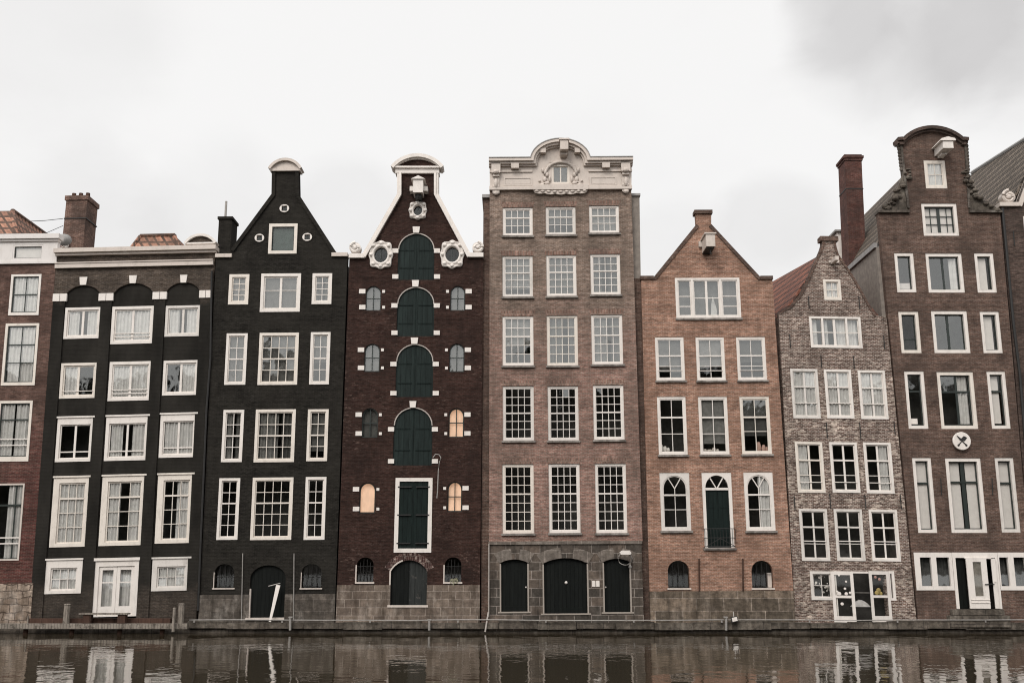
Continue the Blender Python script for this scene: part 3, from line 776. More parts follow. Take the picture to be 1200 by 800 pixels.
for r in ((429, 335, 446, 364), (528, 335, 544.8, 364), (427.5, 402.5, 444.6, 435.5), (526.8, 402.5, 543.9, 435.7), (424.8, 478, 442.2, 512.6), (526, 478, 543.4, 512.5), (421.7, 565, 439.3, 601), (524.7, 564, 541.2, 599.4)):
    archwin(r, lit=(r[0], r[1]) in lits, plainp=(r[1] == 565))
    left = r[0] < 480
    for yy in (.22, .86):
        y = r[1] + (r[3] - r[1]) * yy
        xo, xi = (r[0] - 8, r[0] - .8) if left else (r[2] + .8, r[2] + 8), (r[2] + 2, r[2] + 5.2) if left else (r[0] - 5.2, r[0] - 2)
        m = MB(); block(m, h, (xo[0], y - 2.6, xo[1], y + 2.6), -.03, .05); m.build('white_block', M['white'], None, h)
        m = MB(); block(m, h, (xi[0], y - 1.5, xi[1], y + 1.8), -.03, .05); m.build('white_block', M['white'], None, h)
for (x0, y0, x1, y1), kst in (((467, 273, 508.5, 328), (483.7, 266, 492, 273.2)), ((466, 336, 508.2, 394), (482.8, 328.6, 491, 336.2)), ((464.8, 403, 507, 465), (481.5, 395.8, 490, 403.2)), ((462, 477, 506, 545), (480, 470, 487.8, 477.5))):
    u0, v0, u1, v1 = h.R((x0, y0, x1, y1)); ri = (u1 - u0) * .47; o = arc(u0, v0, u1, v1, ri); holes.append(o)
    m = MB(); m.prism(arc(u0 - .01, v0 - .01, u1 + .01, v1 + .01, ri + .01), .06, .13); k = m.build('loading_hatch', M['hatch'], None, h)
    MB().box((u0 + u1) / 2 - .015, (u0 + u1) / 2 + .015, v0 + .02, v1 - .06, .045, .07).build('meeting_strip', M['green'], k, h)
    m = MB()
    for q in (.25, .62): m.box(u0 + .08, (u0 + u1) / 2 - .12, v0 + (v1 - v0) * q, v0 + (v1 - v0) * q + .05, .04, .07); m.box((u0 + u1) / 2 + .12, u1 - .08, v0 + (v1 - v0) * q, v0 + (v1 - v0) * q + .05, .04, .07)
    m.build('hinge', M['green'], k, h)
    MB().strip([o[2]] + o[3:], (0, .045), -.012, .06).build('arch_edge', M['pipe'], k, h)
    keystone(h, kst, M['white'], .10)
    for q0 in (.38, .93):
        y = y0 + (y1 - y0) * q0 
        for r in ((x0 - 7.2, y - 2.6, x0 - .2, y + 2.6), (x1 + .2, y - 2.6, x1 + 7.2, y + 2.6)):
            m = MB(); block(m, h, r, -.04, .05); m.build('white_block', M['white'], None, h)
def ornate(x, y, rx, ry, bx, by, nm='oval_window'):
    c = h.P(x, y); p0 = h.P(x + 10, y); k = (p0[0] - c[0]) / 10; rx, ry, bx, by = rx * k, ry * k, bx * k, by * k
    n = 48; L = []
    def lp(f, d, wob):
        q = []
        for i in range(n):
            t = 2 * PI * i / n
            sx, sz = math.cos(t), math.sin(t)
            sq = 1 / max(1e-6, (abs(sx) ** 3 + abs(sz) ** 3)) ** (1 / 3)
            R1 = (bx * sx * sq * (1 + wob * .06 * math.cos(8 * t)), by * sz * sq * (1 + wob * .06 * math.cos(8 * t)))
            R0 = (rx * sx, ry * sz)
            q.append((c[0] + R0[0] + (R1[0] - R0[0]) * f, d, c[1] + R0[1] + (R1[1] - R0[1]) * f))
        return q
    m = MB(); m.lay([lp(1, .02, 1), lp(1, -.08, 1), lp(.82, -.13, .6), lp(.66, -.07, .4), lp(.42, -.08, .3), lp(.25, -.15, 0), lp(0, -.1, 0), lp(0, .12, 0)])
    for i in range(8):
        t = 2 * PI * i / 8 + PI / 8 * 0; sc = 1.0 if i % 2 == 0 else 1.12
        m.ball((c[0] + bx * .82 * math.cos(t) * sc, -.1, c[1] + by * .84 * math.sin(t) * sc), (.10, .09, .085), 8, 5)
    w = m.build(nm, M['white'], None, h, smooth=True)
    o = [(c[0] + (rx + .01) * math.cos(2 * PI * i / 24), c[1] + (ry + .01) * math.sin(2 * PI * i / 24)) for i in range(24)]
    MB().add([(a, .1, b) for a, b in o], [tuple(range(24))]).build('pane', M['shopglass'], w, h, fix=False)
    m = MB(); m.box(c[0] - .018, c[0] + .018, c[1] - ry, c[1] + ry, .06, .09); m.build('sash', M['darksash'], w, h)
    holes.append([(c[0] + (rx + .05) * math.cos(2 * PI * i / 24), c[1] + (ry + .05) * math.sin(2 * PI * i / 24)) for i in range(24)])
ornate(446.5, 299, 8, 9.5, 13.6, 16.5); ornate(530, 298.5, 8, 9.5, 13.6, 16.5); ornate(489.8, 247, 5.2, 6.4, 10.3, 10.8)
# hoist housing
u0, v0, u1, v1 = h.R((484.5, 217, 498.5, 235)); c = (u0 + u1) / 2
m = MB(); m.box(u0 + .06, u1 - .06, v0 + .12, v1, -.75, .05); m.prism([(u0 - .04, v1), (u1 + .04, v1), (c, v1 + .16)], -.82, .05)
m.box(u0 - .12, u0 + .06, v0 + .3, v0 + .52, -.45, .02); m.box(u1 - .06, u1 + .12, v0 + .3, v0 + .52, -.45, .02); hb = m.build('hoist_beam', M['white'], None, h)
m = MB(); m.box(u0 + .14, u1 - .14, v0 - .06, v0 + .14, -.55, .03); m.tube([(c, -.6, v0 + .1), (c, -.6, v0 - .05)], .03, 6); m.build('hoist_hook', M['iron'], hb, h)
# delivery door
u0, v0, u1, v1 = h.R((464, 560, 505, 646.8)); holes.append(arc(u0, v0, u1, v1))
m = MB(); m.holed(arc(u0 - .01, v0 - .01, u1 + .01, v1 + .01), [arc(u0 + .16, v0 + .16, u1 - .16, v1 - .14)], -.03, .1); k = m.build('delivery_door', M['white'], None, h)
c = (u0 + u1) / 2
for a, b in ((u0 + .15, c - .004), (c + .004, u1 - .15)): MB().box(a, b, v0 + .15, v1 - .13, .03, .08).build('door_leaf', M['green'], k, h)
m = MB()
for q in (.12, .5, .88):
    v = v0 + (v1 - v0) * q; m.box(u0 + .1, c - .1, v - .025, v + .025, -.045, .035); m.box(c + .1, u1 - .1, v - .025, v + .025, -.045, .035)
m.build('hinge', M['iron'], k, h)
vp = h.P(480, 685)[1]; vb = h.P(480, 738)[1]
def cellar(r, ri_f=.45):
    u0, v0, u1, v1 = h.R(r); ri = (u1 - u0) * ri_f; o = arc(u0, v0, u1, v1, ri)
    m = MB(); m.strip([(u0, v0), (u0, v1 - ri)], (0, .05), -.012, .1); m.box(u0 - .05, u1 + .05, v0 - .07, v0, -.07, .1); k = m.build('cellar_window', M['cream'], None, h)
    m = MB()
    for i in range(1, 5): uu = u0 + (u1 - u0) * i / 5; m.tube([(uu, .08, v0), (uu, .08, v1 - .03 - .12 * abs(i - 2.5))], .012, 5)
    for q in (.3, .62): m.tube([(u0, .08, v0 + (v1 - v0) * q), (u1, .08, v0 + (v1 - v0) * q)], .012, 5)
    m.build('iron_bars', M['iron'], k, h)
    MB().add([(a, .2, b) for a, b in o], [tuple(range(len(o)))]).build('pane', M['shopglass'], k, h, fix=False)
    holes.append(o); return o
cellar((418.5, 652.6, 437.3, 681.5)); cellar((521.3, 652.6, 540.4, 681.5))
u0, v0, u1, v1 = h.R((458.5, 656, 500, 708.5)); ri = (u1 - u0) * .3; door = arc(u0, v0, u1, v1, ri); c = (u0 + u1) / 2
po = arc(u0 - .01, v0 - .01, u1 + .01, v1 + .01, ri)
def halfarc(po, c, left): 
    pts = [p for p in po if (p[0] <= c if left else p[0] >= c)]
    top = max(p[1] for p in po); v0 = po[0][1]
    return ([po[0], (c, v0), (c, top)] + [p for p in po[2:] if p[0] < c - .001]) if left else ([(c, v0), po[1]] + [p for p in po[2:] if p[0] > c + .001] + [(c, top)])
MB().prism(halfarc(po, c, True), .12, .18).build('cellar_door', M['blackdoor'], None, h)
MB().prism(halfarc(po, c, False), .14, .2).build('cellar_door', M['rustdoor'], None, h)['label'] = 'peeling grey right-hand cellar door leaf'
m = MB(); m.strip([(u0, v0), (u0, v1 - ri)] + list(reversed(door[3:]))[:6], (0, .06), -.02, .12); m.box(u0 - .1, u1 + .06, v0 - .09, v0, -.1, .12); m.build('door_frame', M['cream'], None, h)
m = MB(); m.strip(list(reversed(door[2:])), (0, .32), -.006, .05); m.build('brick_arch', brick('worn_red_arch', (.075, .033, .028), (.045, .021, .019), (.16, .12, .10), (.03, .02, .018), .5, .5, bw=.09, rh=.25, chalk=((.36, .29, .25), .90)), None, h)
g = h.Ps([(566.5, 300), (552.5, 300), (514, 228), (514, 203), (465.5, 203), (465.5, 228), (424, 300), (409.5, 301)])
bl, br_ = (h.P(393.5, 730)[0], vp), (h.P(562, 730)[0], vp)
MB().holed(notch_bottom(g, bl, br_, vp, [door]), holes, 0, .3).build('wall', BR[3], None, h)
MB().holed(notch_top((bl[0], vb), (br_[0], vb), (br_[0], vp - .002), (bl[0], vp - .002), vp - .002, [door]), [], -.06, .3).build('stone_plinth', ST['grey'], None, h)
for pts, sg in (([g[1], g[2], g[3]], 1), ([g[6], g[5], g[4]][::-1], 1)):
    m = MB(); m.strip(pts, (0, .17), -.12, .4); m.strip(pts, (.10, .20), -.17, .45); m.build('gable_coping', M['white'], None, h)
u0, v0, u1, v1 = h.R((459, 182.3, 520, 204)); c = (u0 + u1) / 2
m = MB(); m.box(u0 + .2, u1 - .2, v0, v0 + .22, -.14, .42); m.box(u0 + .06, u1 - .06, v0 + .22, v0 + .30, -.24, .45)
m.strip(list(reversed(arctop(u0, u1, v0 + .30, v1 - v0 - .30))), (-.16, 0), -.28, .5); m.strip(list(reversed(arctop(u0 + .14, u1 - .14, v0 + .30, v1 - v0 - .46))), (-.06, 0), -.16, .4)
pd = m.build('pediment', M['white'], None, h)
MB().prism(arc(u0 + .12, v0 + .301, u1 - .12, v1 - .1, v1 - v0 - .4), -.05, .3).build('pediment_panel', BR[3], pd, h)
for r, cc, sg in (((409.5, 298, 427.5, 303), (416.3, 290.5), 1), ((547.5, 297, 566.5, 302), (560, 290), -1)):
    m = MB(); u0, v0, u1, v1 = h.R(r); m.box(u0, u1, v0, v1, -.16, .42); c = h.P(*cc)
    spiral(m, c, .24, -.05, 1.6, sg, .075, PI / 2); m.prism([(c[0] + .25 * math.cos(i * PI / 8), c[1] + .25 * math.sin(i * PI / 8)) for i in range(16)], -.03, .35)
    m.ball((c[0], -.06, c[1]), (.09, .08, .09), 8, 5); m.build('scroll', M['white'], None, h, smooth=False)
eL, eR, rd = h.P(414, 306), h.P(562, 306), h.P(489.5, 205)
chevron(h, eL, (rd[0], rd[1] - .9), eR); shell(h, bl[0], br_[0], eL[1], ridge=(rd[0], rd[1] - .9))

# ---- tall brick house with stone attic
h = House('canal_house', 'tall pinkish brown brick house with carved cream attic and rusticated stone ground floor', (662, 730),
          ((573, 728), (573.6, 230)), ((755, 728), (739.5, 230)), [((589, 452), (732, 451)), ((588.5, 543.7), (735, 543)), ((588.6, 370.4), (730, 369))], -.12)
H4 = h; holes = []
rows = [((589, 243.3, 624.4, 276.5), (639.3, 242.3, 674.8, 275.5), (690, 241, 725.8, 273.5), sash_rows(1, 2), 'grey'),
        ((588.7, 300, 624.6, 348), (640, 299, 675.8, 347.3), (691.4, 297.8, 727.5, 345.5), sash_rows(2, 3), 'grey'),
        ((588.7, 370.4, 625.4, 428.5), (640.4, 369.6, 677.6, 428.5), (692.4, 368.7, 730.4, 427), sash_rows(2, 3), 'grey'),
        ((589, 452.2, 626, 516), (641.5, 452.2, 678.5, 516), (694.5, 451, 732, 515), sash_rows(3, 3), None),
        ((588.6, 543.7, 626, 624.5), (642.6, 543.3, 680.4, 624), (696.8, 543, 735.3, 624), sash_rows(3, 4), None)]
for a, b, c, rr, cu in rows:
    for r in (a, b, c): add(r, .10, cols(4), rr, cur=cu, sill=.09, rec=.05, sw=.04, bw=.028)
TR_, TL_ = h.P(739.6, 219), h.P(573.8, 224); vbase = h.P(662, 634.5)[1]; vb = h.P(662, 738)[1]
bl, br_ = (h.P(573.2, 720)[0], vbase), (h.P(754, 720)[0], vbase)
MB().holed([bl, (h.P(753, 634)[0], vbase), TR_, TL_], holes, 0, .3).build('wall', BR[4], None, h)
# flat brick lintels above each window, laid on end
lint = brick('soldier_brick', (.25, .15, .115), (.16, .09, .07), (.27, .22, .18), (.09, .06, .05), .5, .3, bw=.07, rh=.24)
for a, b, c, rr, cu in rows:
    for r in (a, b, c):
        u0, v0, u1, v1 = h.R(r); MB().prism([(u0 - .02, v1 + .004), (u1 + .02, v1 + .004), (u1 + .1, v1 + .24), (u0 - .1, v1 + .24)], -.006, .04).build('brick_lintel', lint, None, h)
# stone ground floor
dr = []
for r, f in (((585.5, 655.4, 620, 716), .13), ((635.5, 654, 690.3, 718), .12), ((705.8, 654.6, 740.6, 716.5), .13)):
    u0, v0, u1, v1 = h.R(r); ri = (u1 - u0) * f; dr.append(arc(u0, v0, u1, v1, ri))
MB().holed([(bl[0], vb), (br_[0], vb), (br_[0], vbase - .002), (bl[0], vbase - .002)], dr, -.04, .3).build('stone_base', ST['base4'], None, h)
m = MB(); m.box(bl[0] - .02, br_[0] + .02, vbase - .10, vbase + .02, -.11, .05); m.build('stone_band', ST['vous'], None, h)
for i, o in enumerate(dr):
    u0, u1, v0 = o[0][0], o[1][0], o[0][1]
    m = MB(); m.prism(arc(u0 - .01, v0, u1 + .01, max(p[1] for p in o) + .01, max(p[1] for p in o) - o[2][1]), .10, .16)
    k = m.build('warehouse_door', M['blackdoor'], None, h)
    m = MB(); c = (u0 + u1) / 2; hh = o[2][1] - v0
    m.box(u0 + .03, u1 - .03, v0 + .0, v0 + .22, .085, .11)
    if i == 1: m.box(c - .012, c + .012, v0 + .22, v0 + hh * .98, .09, .11)
    m.build('kick_board', M['blackdoor'], k, h)
    m = MB(); hx = c + .03 if i == 1 else (u1 - .12 if i == 0 else u0 + .12); m.ball((hx, .08, v0 + hh * (.62 if i == 1 else .5)), (.06 if i == 1 else .035, .05, .06 if i == 1 else .035), 8, 6); m.build('handle', M['white'], k, h)
    m = MB()
    for a, s_ in ((u0, 1), (u1, -1)): m.box(min(a, a + s_ * .06), max(a, a + s_ * .06), v0, o[2][1] - .01, -.055, .09)
    m.box(u0 - .08, u1 + .08, v0 - .06, v0 - .003, -.08, .12); m.build('stone_jamb', M['jamb'], k, h)
    # voussoirs
    top = o[2:]; n = len(top) - 1
    ks = 5
    for q in range(ks):
        a, b = top[int(q * n / ks)], top[int((q + 1) * n / ks)]
        mid = (q == ks // 2)
        lo = top[int(q * n / ks):int((q + 1) * n / ks) + 1]
        cx, cz = c, o[2][1] - (u1 - u0) * .8
        def outp(p, e): l = math.hypot(p[0] - cx, p[1] - cz); return (p[0] + (p[0] - cx) / l * e, p[1] + (p[1] - cz) / l * e)
        e = .56 if mid else .46
        MB().prism([outp(p, .012) for p in lo] + [outp(p, e) for p in reversed(lo)], -.075 if mid else -.06, 0).build('voussoir', ST['base4'] if mid else ST['vous'], None, h)
m = MB(); block(m, h, (693.7, 680, 697.7, 687), -.06, .0); block(m, h, (698.3, 680, 702.5, 687), -.06, 0); m.build('number_plate', M['white'], None, h)
# attic
a0, a1 = h.P(574, 224.8), h.P(739.8, 220.5); t0, t1 = h.P(573.8, 190.5), h.P(740, 187)
cL, cR, cT = h.P(625, 190), h.P(687.5, 188), h.P(656, 167)
vB, vT = (a0[1] + a1[1]) / 2, (t0[1] + t1[1]) / 2
rise = cT[1] - vT
ww = win(h, (646.5, 193.5, 667.5, 215.5), .07, [(.5, .05)], [], rise=.03, frame='white', sw=.03, cur=[(0, 1, 0, 1, 0)])
LASTC[0].data.materials[0] = M['shade']
cc = (cL[0] + cR[0]) / 2; hw = (cR[0] - cL[0]) / 2
arcp = list(reversed(arctop(cc - hw, cc + hw, vT - .12, rise + .12 - .12, 18)))
path = [(t0[0], vT - .12)] + arcp + [(t1[0], vT - .12)]
MB().holed([(a0[0], vB), (a1[0], vB)] + list(reversed(path)), [ww], -.05, .35).build('attic', M['cream'], None, h)
path2 = [(t0[0] - .03, vT - .12)] + arcp + [(t1[0] + .03, vT - .12)]
m = MB(); m.strip(path2, (0, .13), -.42, .45); m.strip(path2, (-.10, 0), -.30, .3); m.strip(path2, (-.17, -.1), -.18, .1); cn = m.build('cornice', M['cream'], None, h)
m = MB(); m.strip(path2, (.13, .165), -.45, .48); m.build('flashing', M['zinc'], cn, h)
m = MB(); m.strip([(t0[0], vT - .5), (cc - hw * 1.05, vT - .5)], (-.05, .03), -.12, 0); m.strip([(cc + hw * 1.05, vT - .5), (t1[0], vT - .5)], (-.05, .03), -.12, 0)
m.box(a0[0] - .02, a1[0] + .02, vB - .02, vB + .10, -.16, .05); m.box(a0[0] - .02, a1[0] + .02, vB + .10, vB + .17, -.11, .05); m.box(cc - hw * 1.02, cc + hw * 1.02, vB - .04, vB + .19, -.19, .05)
m.build('moulding', M['cream'], None, h)
# festoon under the arch
n = 40; lo = []
for i in range(n + 1):
    f = i / n; x = cc - hw * 1.0 + 2 * hw * f; dep = .10 + .07 * math.sin(f * PI) + .05 * abs(math.sin(f * PI * 5)); lo.append((x, vB - .04 - dep * (1 if .02 < f < .98 else .2)))
MB().prism(lo + [(cc + hw, vB - .03), (cc - hw, vB - .03)], -.13, .0).build('festoon', M['cream'], None, h)
m = MB()
for i in range(9):
    f = (i + .5) / 9; m.ball((cc - hw + 2 * hw * f, -.14, vB - .08 - .05 * math.sin(f * PI)), (.10, .06, .06), 8, 5)
m.build('carving', M['cream'], None, h, smooth=True)
for x0, x1, y0_ in ((576, 586.5, 193), (727, 738, 191)):
    u0, v0, u1, v1 = h.R((x0, y0_, x1, y0_ + 12)); u2, v2, u3, v3 = h.R((x0 + 1.2, y0_ + 12, x1 - 1.2, y0_ + 34)); c = (u0 + u1) / 2
    m = MB(); m.box(u0, u1, v0, v1, -.30, 0); m.box(u0 + .05, u1 - .05, v0 - .14, v0, -.22, 0); m.box(u2, u3, v2, v0 - .14, -.11, 0)
    m.ball((c, -.28, v0 + .05), (.15, .10, .1), 8, 5); m.ball((c, -.15, (v2 + v0) / 2), (.10, .1, .22), 8, 6); m.ball((c, -.1, v2), (.13, .09, .1), 8, 5); m.ball((c - .09, -.12, v2 + .3), (.07, .06, .1), 6, 4); m.ball((c + .09, -.12, v2 + .3), (.07, .06, .1), 6, 4)
    m.build('bracket', M['cream'], None, h)
for x0, x1 in ((591, 622.5), (691.5, 721.8)):
    u0, v0, u1, v1 = h.R((x0, 205.5, x1, 218)); v0, v1 = vB + .22, vB + .56
    m = MB(); m.strip([(u0, v0), (u1, v0), (u1, v1), (u0, v1)], (-.03, .03), -.085, 0, True); m.box(u0 + .05, u1 - .05, v0 + .05, v1 - .05, -.065, 0); m.build('panel', M['cream'], None, h)
for x in (603, 709):
    u0, v0, u1, v1 = h.R((x - 4, 194, x + 5, 198.5)); m = MB(); m.box(u0, u1, vT - .44, vT - .2, -.34, 0); m.build('modillion', M['cream'], None, h)
for th in (138, 42, 115, 65):
    c2 = (cc, vT - .12); r0 = hw * .86; q = math.radians(th); x, z = c2[0] + r0 * math.cos(q), c2[1] + (rise) * .84 * math.sin(q)
    if th in (138, 42):
        m = MB(); m.box(x - .12, x + .12, z - .1, z + .1, -.34, 0); m.build('modillion', M['cream'], None, h)
# carved leaves round the attic window
m = MB(); wc = h.P(657, 208)
m.strip(list(reversed(arctop(wc[0] - .72, wc[0] + .72, wc[1] + .1, .62, 14))), (-.07, .05), -.14, 0)
for sg in (-1, 1):
    for (x, z, a, b) in ((.62, -.3, .13, .09), (.72, -.12, .10, .14), (.62, .1, .09, .12), (.85, -.38, .14, .07), (.5, -.1, .06, .16), (.95, -.2, .06, .05), (.55, .5, .12, .08), (.8, .32, .08, .12), (.4, .68, .1, .06)):
        m.ball((wc[0] + sg * x, -.08, wc[1] + z), (a, .08, b), 8, 5)
    spiral(m, (wc[0] + sg * .72, wc[1] - .38), .15, -.1, 1.3, sg, .045)
m.build('carving', M['cream'], None, h, smooth=True)
u0, v0, u1, v1 = h.R((655.5, 172.5, 665, 186)); m = MB(); m.box(u0, u1, v0 + .12, v1, -.85, 0); m.box(u0 + .03, u1 - .03, v0, v0 + .12, -.5, 0); m.box(u0 - .05, u1 + .05, v1, v1 + .07, -.9, 0); m.build('hoist_beam', M['cream'], None, h)
# side strips between this house and its neighbours, set back
for pts, mm, nm in (([(563.5, 735), (573.2, 735), (573.6, 232), (566.5, 232)], BR['strip'] if 'strip' in BR else BR[7], 'side_pier'), ([(752, 735), (763, 735), (751.5, 326), (739, 326)], BR[7], 'side_pier'), ([(739, 326), (751, 326), (749.5, 229), (739, 229)], M['plaster'], 'side_pier')):
    MB().prism(h.Ps(pts, .25), .25 if pts[0][0] < 600 else .28, 8).build(nm, mm, None, h)
m = MB(); q = h.Ps([(565, 231), (574, 231)], .2); m.box(q[0][0], q[1][0], q[0][1] - .05, q[0][1] + .1, .1, 8); q = h.Ps([(739.5, 228), (750.5, 228)], .2); m.box(q[0][0], q[1][0], q[0][1] - .05, q[0][1] + .06, .2, 8); m.build('pier_cap', M['zinc'], None, h)
p = [h.P(x, y) for x, y in ((573.6, 637), (573.4, 722))]; MB().tube([(u - .02, -.12, v) for u, v in p], .025, 6).build('downpipe', M['pipe'], None, h)
MB().box(bl[0] + .1, TR_[0] - .1, vB - .4, vB - .3, .3, 9).build('flat_roof', M['zinc'], None, h)
shell(h, bl[0], h.P(741, 300)[0], vB - .4)

# ---- orange brick house
h = House('canal_house', 'orange brick house with a plain pointed gable and three arched fanlight openings', (848, 730),
          ((763, 728), (751.5, 326)), ((931, 728), (905, 326)), [((767, 395), (897, 394.3)), ((769.4, 464.7), (902, 464.3)), ((772.4, 553.5), (907, 552.9))], .0)
H5 = h; holes = []
add((767.3, 395, 803, 445.8), .10, cols(2), [(.42, .06), .70], cur='grey', sill=.08, rec=.02, bars=((.82, .03),))
add((814.8, 395, 850.6, 445.8), .10, cols(2), [(.42, .06), .70], cur='grey', sill=.08, rec=.02, bars=((.82, .03),))
add((862.2, 394.8, 899, 445.5), .10, cols(2), [(.42, .06), .70], cur='grey', sill=.08, rec=.02, bars=((.82, .03),))
add((769.6, 464.8, 806, 532.5), .10, cols(2), [(.34, .07), .66], sill=.09, rec=.02)
add((817.7, 464.8, 855, 532.2), .10, cols(2), [(.34, .07), .66], sill=.09, rec=.02, cur='grey')
add((866.2, 464.6, 904.7, 531.8), .10, cols(2), [(.34, .07), .62], sill=.09, rec=.02, cur='grey')
add((772.6, 553.7, 810.2, 621.5), .12, cols(2), [(.37, .07), .66], sill=.09, rec=.02, rise=.52, fan=True, rect_frame=True)
add((870.9, 553, 909, 621.5), .12, cols(2), [(.37, .07), .66], sill=.09, rec=.02, rise=.52, fan=True, rect_frame=True, cur='righthalf')
# french door with small iron balcony
r = (821.9, 553.4, 861, 641.8); u0, v0, u1, v1 = h.R(r, .02); holes.append(arc(u0, v0, u1, v1))
I = (u0 + .14, v0 + .02, u1 - .14, v1 - .12)
m = MB(); m.holed(arc(u0 - .01, v0 - .01, u1 + .01, v1 + .01), [arc(*I, .55)], .02, .14); k = m.build('balcony_door', M['white'], None, h)
sp_ = I[3] - .58
m = MB(); m.box(I[0] - .02, I[2] + .02, sp_ - .05, sp_ + .05, .02, .1); c = (I[0] + I[2]) / 2
for sg in (-1, 1):
    q = math.radians(90 + sg * 33); m.strip([(c, sp_), (c + (I[2] - I[0]) / 2 * math.cos(q), sp_ + .55 * math.sin(q))], (-.022, .022), .05, .09)
m.build('fanlight', M['white'], k, h)
MB().box(I[0], I[2], I[1], sp_ - .02, .09, .13).build('door_leaf', M['green'], k, h)
m = MB(); m.box(c - .015, c + .015, I[1], sp_ - .05, .07, .1); m.box(I[0] + .1, c - .1, sp_ - .8, sp_ - .76, .075, .1); m.box(c + .1, I[2] - .1, sp_ - .8, sp_ - .76, .075, .1); m.build('door_rail', M['green'], k, h)
ap = [(a, b) for a, b in arc(I[0], sp_, I[2], I[3], .55)]; MB().add([(a, .11, b) for a, b in ap], [tuple(range(len(ap)))]).build('pane', M['glass'], k, h, fix=False)
m = MB(); m.box(u0 - .06, u1 + .06, v0 - .09, v0 - .004, -.1, .1); m.build('sill', M['sillstone'], k, h)
m = MB(); ba, bb = u0 + .05, u1 - .05
for z in (.06, .42, .80):
    m.tube([(ba - .06, .0, v0 + z), (ba - .06, -.22, v0 + z), (bb + .06, -.22, v0 + z), (bb + .06, .0, v0 + z)], .016, 5)
for i in range(11):
    x = ba - .06 + (bb - ba + .12) * i / 10; m.tube([(x, -.22, v0 + .06), (x, -.22, v0 + .80)], .010, 5)
m.strip([(ba, v0 + .08), ((ba + bb) / 2, v0 + .40), (bb, v0 + .08)], (-.012, .012), -.235, -.21)
m.build('iron_balcony', M['iron'], None, h)
# wide attic window of three lights
r = (791, 326, 868.5, 372.5); u0, v0, u1, v1 = h.R(r); holes.append(arc(u0, v0, u1, v1)); w = u1 - u0
xs = [u0, u0 + w * .26, u0 + w * .70, u1]
m = MB(); m.holed(arc(u0 - .01, v0 - .01, u1 + .01, v1 + .01), [arc(xs[i] + (.10 if i == 0 else .05), v0 + .1, xs[i + 1] - (.1 if i == 2 else .05), v1 - .09) for i in range(3)], -.01, .12)
k = m.build('window', M['white'], None, h)
m = MB()
for i in range(3):
    a, b = xs[i] + (.10 if i == 0 else .05), xs[i + 1] - (.1 if i == 2 else .05); v2, v3 = v0 + .1, v1 - .09
    m.holed(arc(a - .005, v2 - .005, b + .005, v3 + .005), [arc(a + .05, v2 + .05, b - .05, v3 - .05)], .03, .08)
    if i == 1: m.box((a + b) / 2 - .05, (a + b) / 2 + .05, v2, v3, .02, .075); m.box(a + .04, b - .04, v2 + (v3 - v2) * .5 - .02, v2 + (v3 - v2) * .5 + .02, .036, .07)
    else:
        for q in (.27, .55): m.box(a + .04, b - .04, v2 + (v3 - v2) * q - .02, v2 + (v3 - v2) * q + .02, .036, .07)
m.build('sash', M['white'], k, h)
MB().add([(u0 + .1, .06, v0 + .1), (u1 - .1, .06, v0 + .1), (u1 - .1, .06, v1 - .1), (u0 + .1, .06, v1 - .1)], [(0, 1, 2, 3)]).build('pane', M['glass'], k, h, fix=False)
m = MB(); a = u0 + w * .55; m.add([(a, .22, v0 + .12), (a + .28, .25, v0 + .12), (a + .26, .22, v0 + .5), (a + .12, .26, v0 + 1.05), (a + .03, .2, v0 + .7)], [(0, 1, 2, 3, 4)]); m.build('curtain', M['curtain'], k, h, fix=False)
MB().box(u0 + .1, u1 - .1, v0 + .1, v1 - .1, .3, .31).build('blind', M['shade'], k, h)
m = MB(); m.box(u0 - .05, u1 + .05, v0 - .09, v0 - .004, -.08, .1); m.build('sill', M['sillstone'], k, h)
vp = h.P(848, 692)[1]; vb = h.P(848, 738)[1]
for r in ((782, 656.5, 808.7, 688.5), (880, 656.5, 906.6, 688.5)):
    u0, v0, u1, v1 = h.R(r); ri = (u1 - u0) * .48; o = arc(u0, v0, u1, v1, ri); holes.append(o)
    m = MB(); c = (u0 + u1) / 2
    for i in range(1, 4): uu = u0 + (u1 - u0) * i / 4; m.tube([(uu, .08, v0), (uu, .08, v1 - .03 - (0 if i == 2 else .1))], .010, 5)
    m.tube([(u0, .08, v0 + .58), (u1, .08, v0 + .58)], .012, 5); k = m.build('cellar_window', M['iron'], None, h)
    m = MB(); m.box(u0 - .04, u1 + .04, v0 - .07, v0, -.05, .1); m.build('sill', M['cream'], k, h)
    MB().add([(a, .24, b) for a, b in o], [tuple(range(len(o)))]).build('pane', M['shopglass'], k, h, fix=False)
    if r[0] > 850:
        m = MB(); m.box(u1 - .22, u1 - .03, v0 + .02, v0 + .62, .14, .2); m.build('inner_jamb', M['cream'], k, h)
g = h.Ps([(905, 325.5), (892, 326), (833.5, 263), (833.5, 249), (815, 249), (816, 263), (765, 326), (751.3, 326)])
bl, br_ = (h.P(762.5, 730)[0], vp), (h.P(932, 730)[0], vp)
MB().holed([(bl[0], vp), (br_[0], vp)] + g, holes, 0, .3).build('wall', BR[5], None, h)
MB().box(bl[0], br_[0], vb, vp - .002, -.04, .3).build('stone_plinth', ST['brown5'], None, h)
m = MB(); m.strip([g[1], g[2]], (0, .15), -.05, .38); m.strip([g[5], g[6]], (0, .15), -.05, .38)
a, b = h.P(813.5, 250), h.P(834.5, 247); m.box(a[0], b[0], a[1] - .03, b[1] + .02, -.1, .42)
a, b = h.P(750.5, 327), h.P(766, 325); m.box(a[0], b[0], a[1] - .02, b[1] + .06, -.07, .4); a, b = h.P(891, 327), h.P(905.5, 325); m.box(a[0], b[0], a[1] - .02, b[1] + .06, -.07, .4)
m.build('gable_coping', BR[7], None, h)
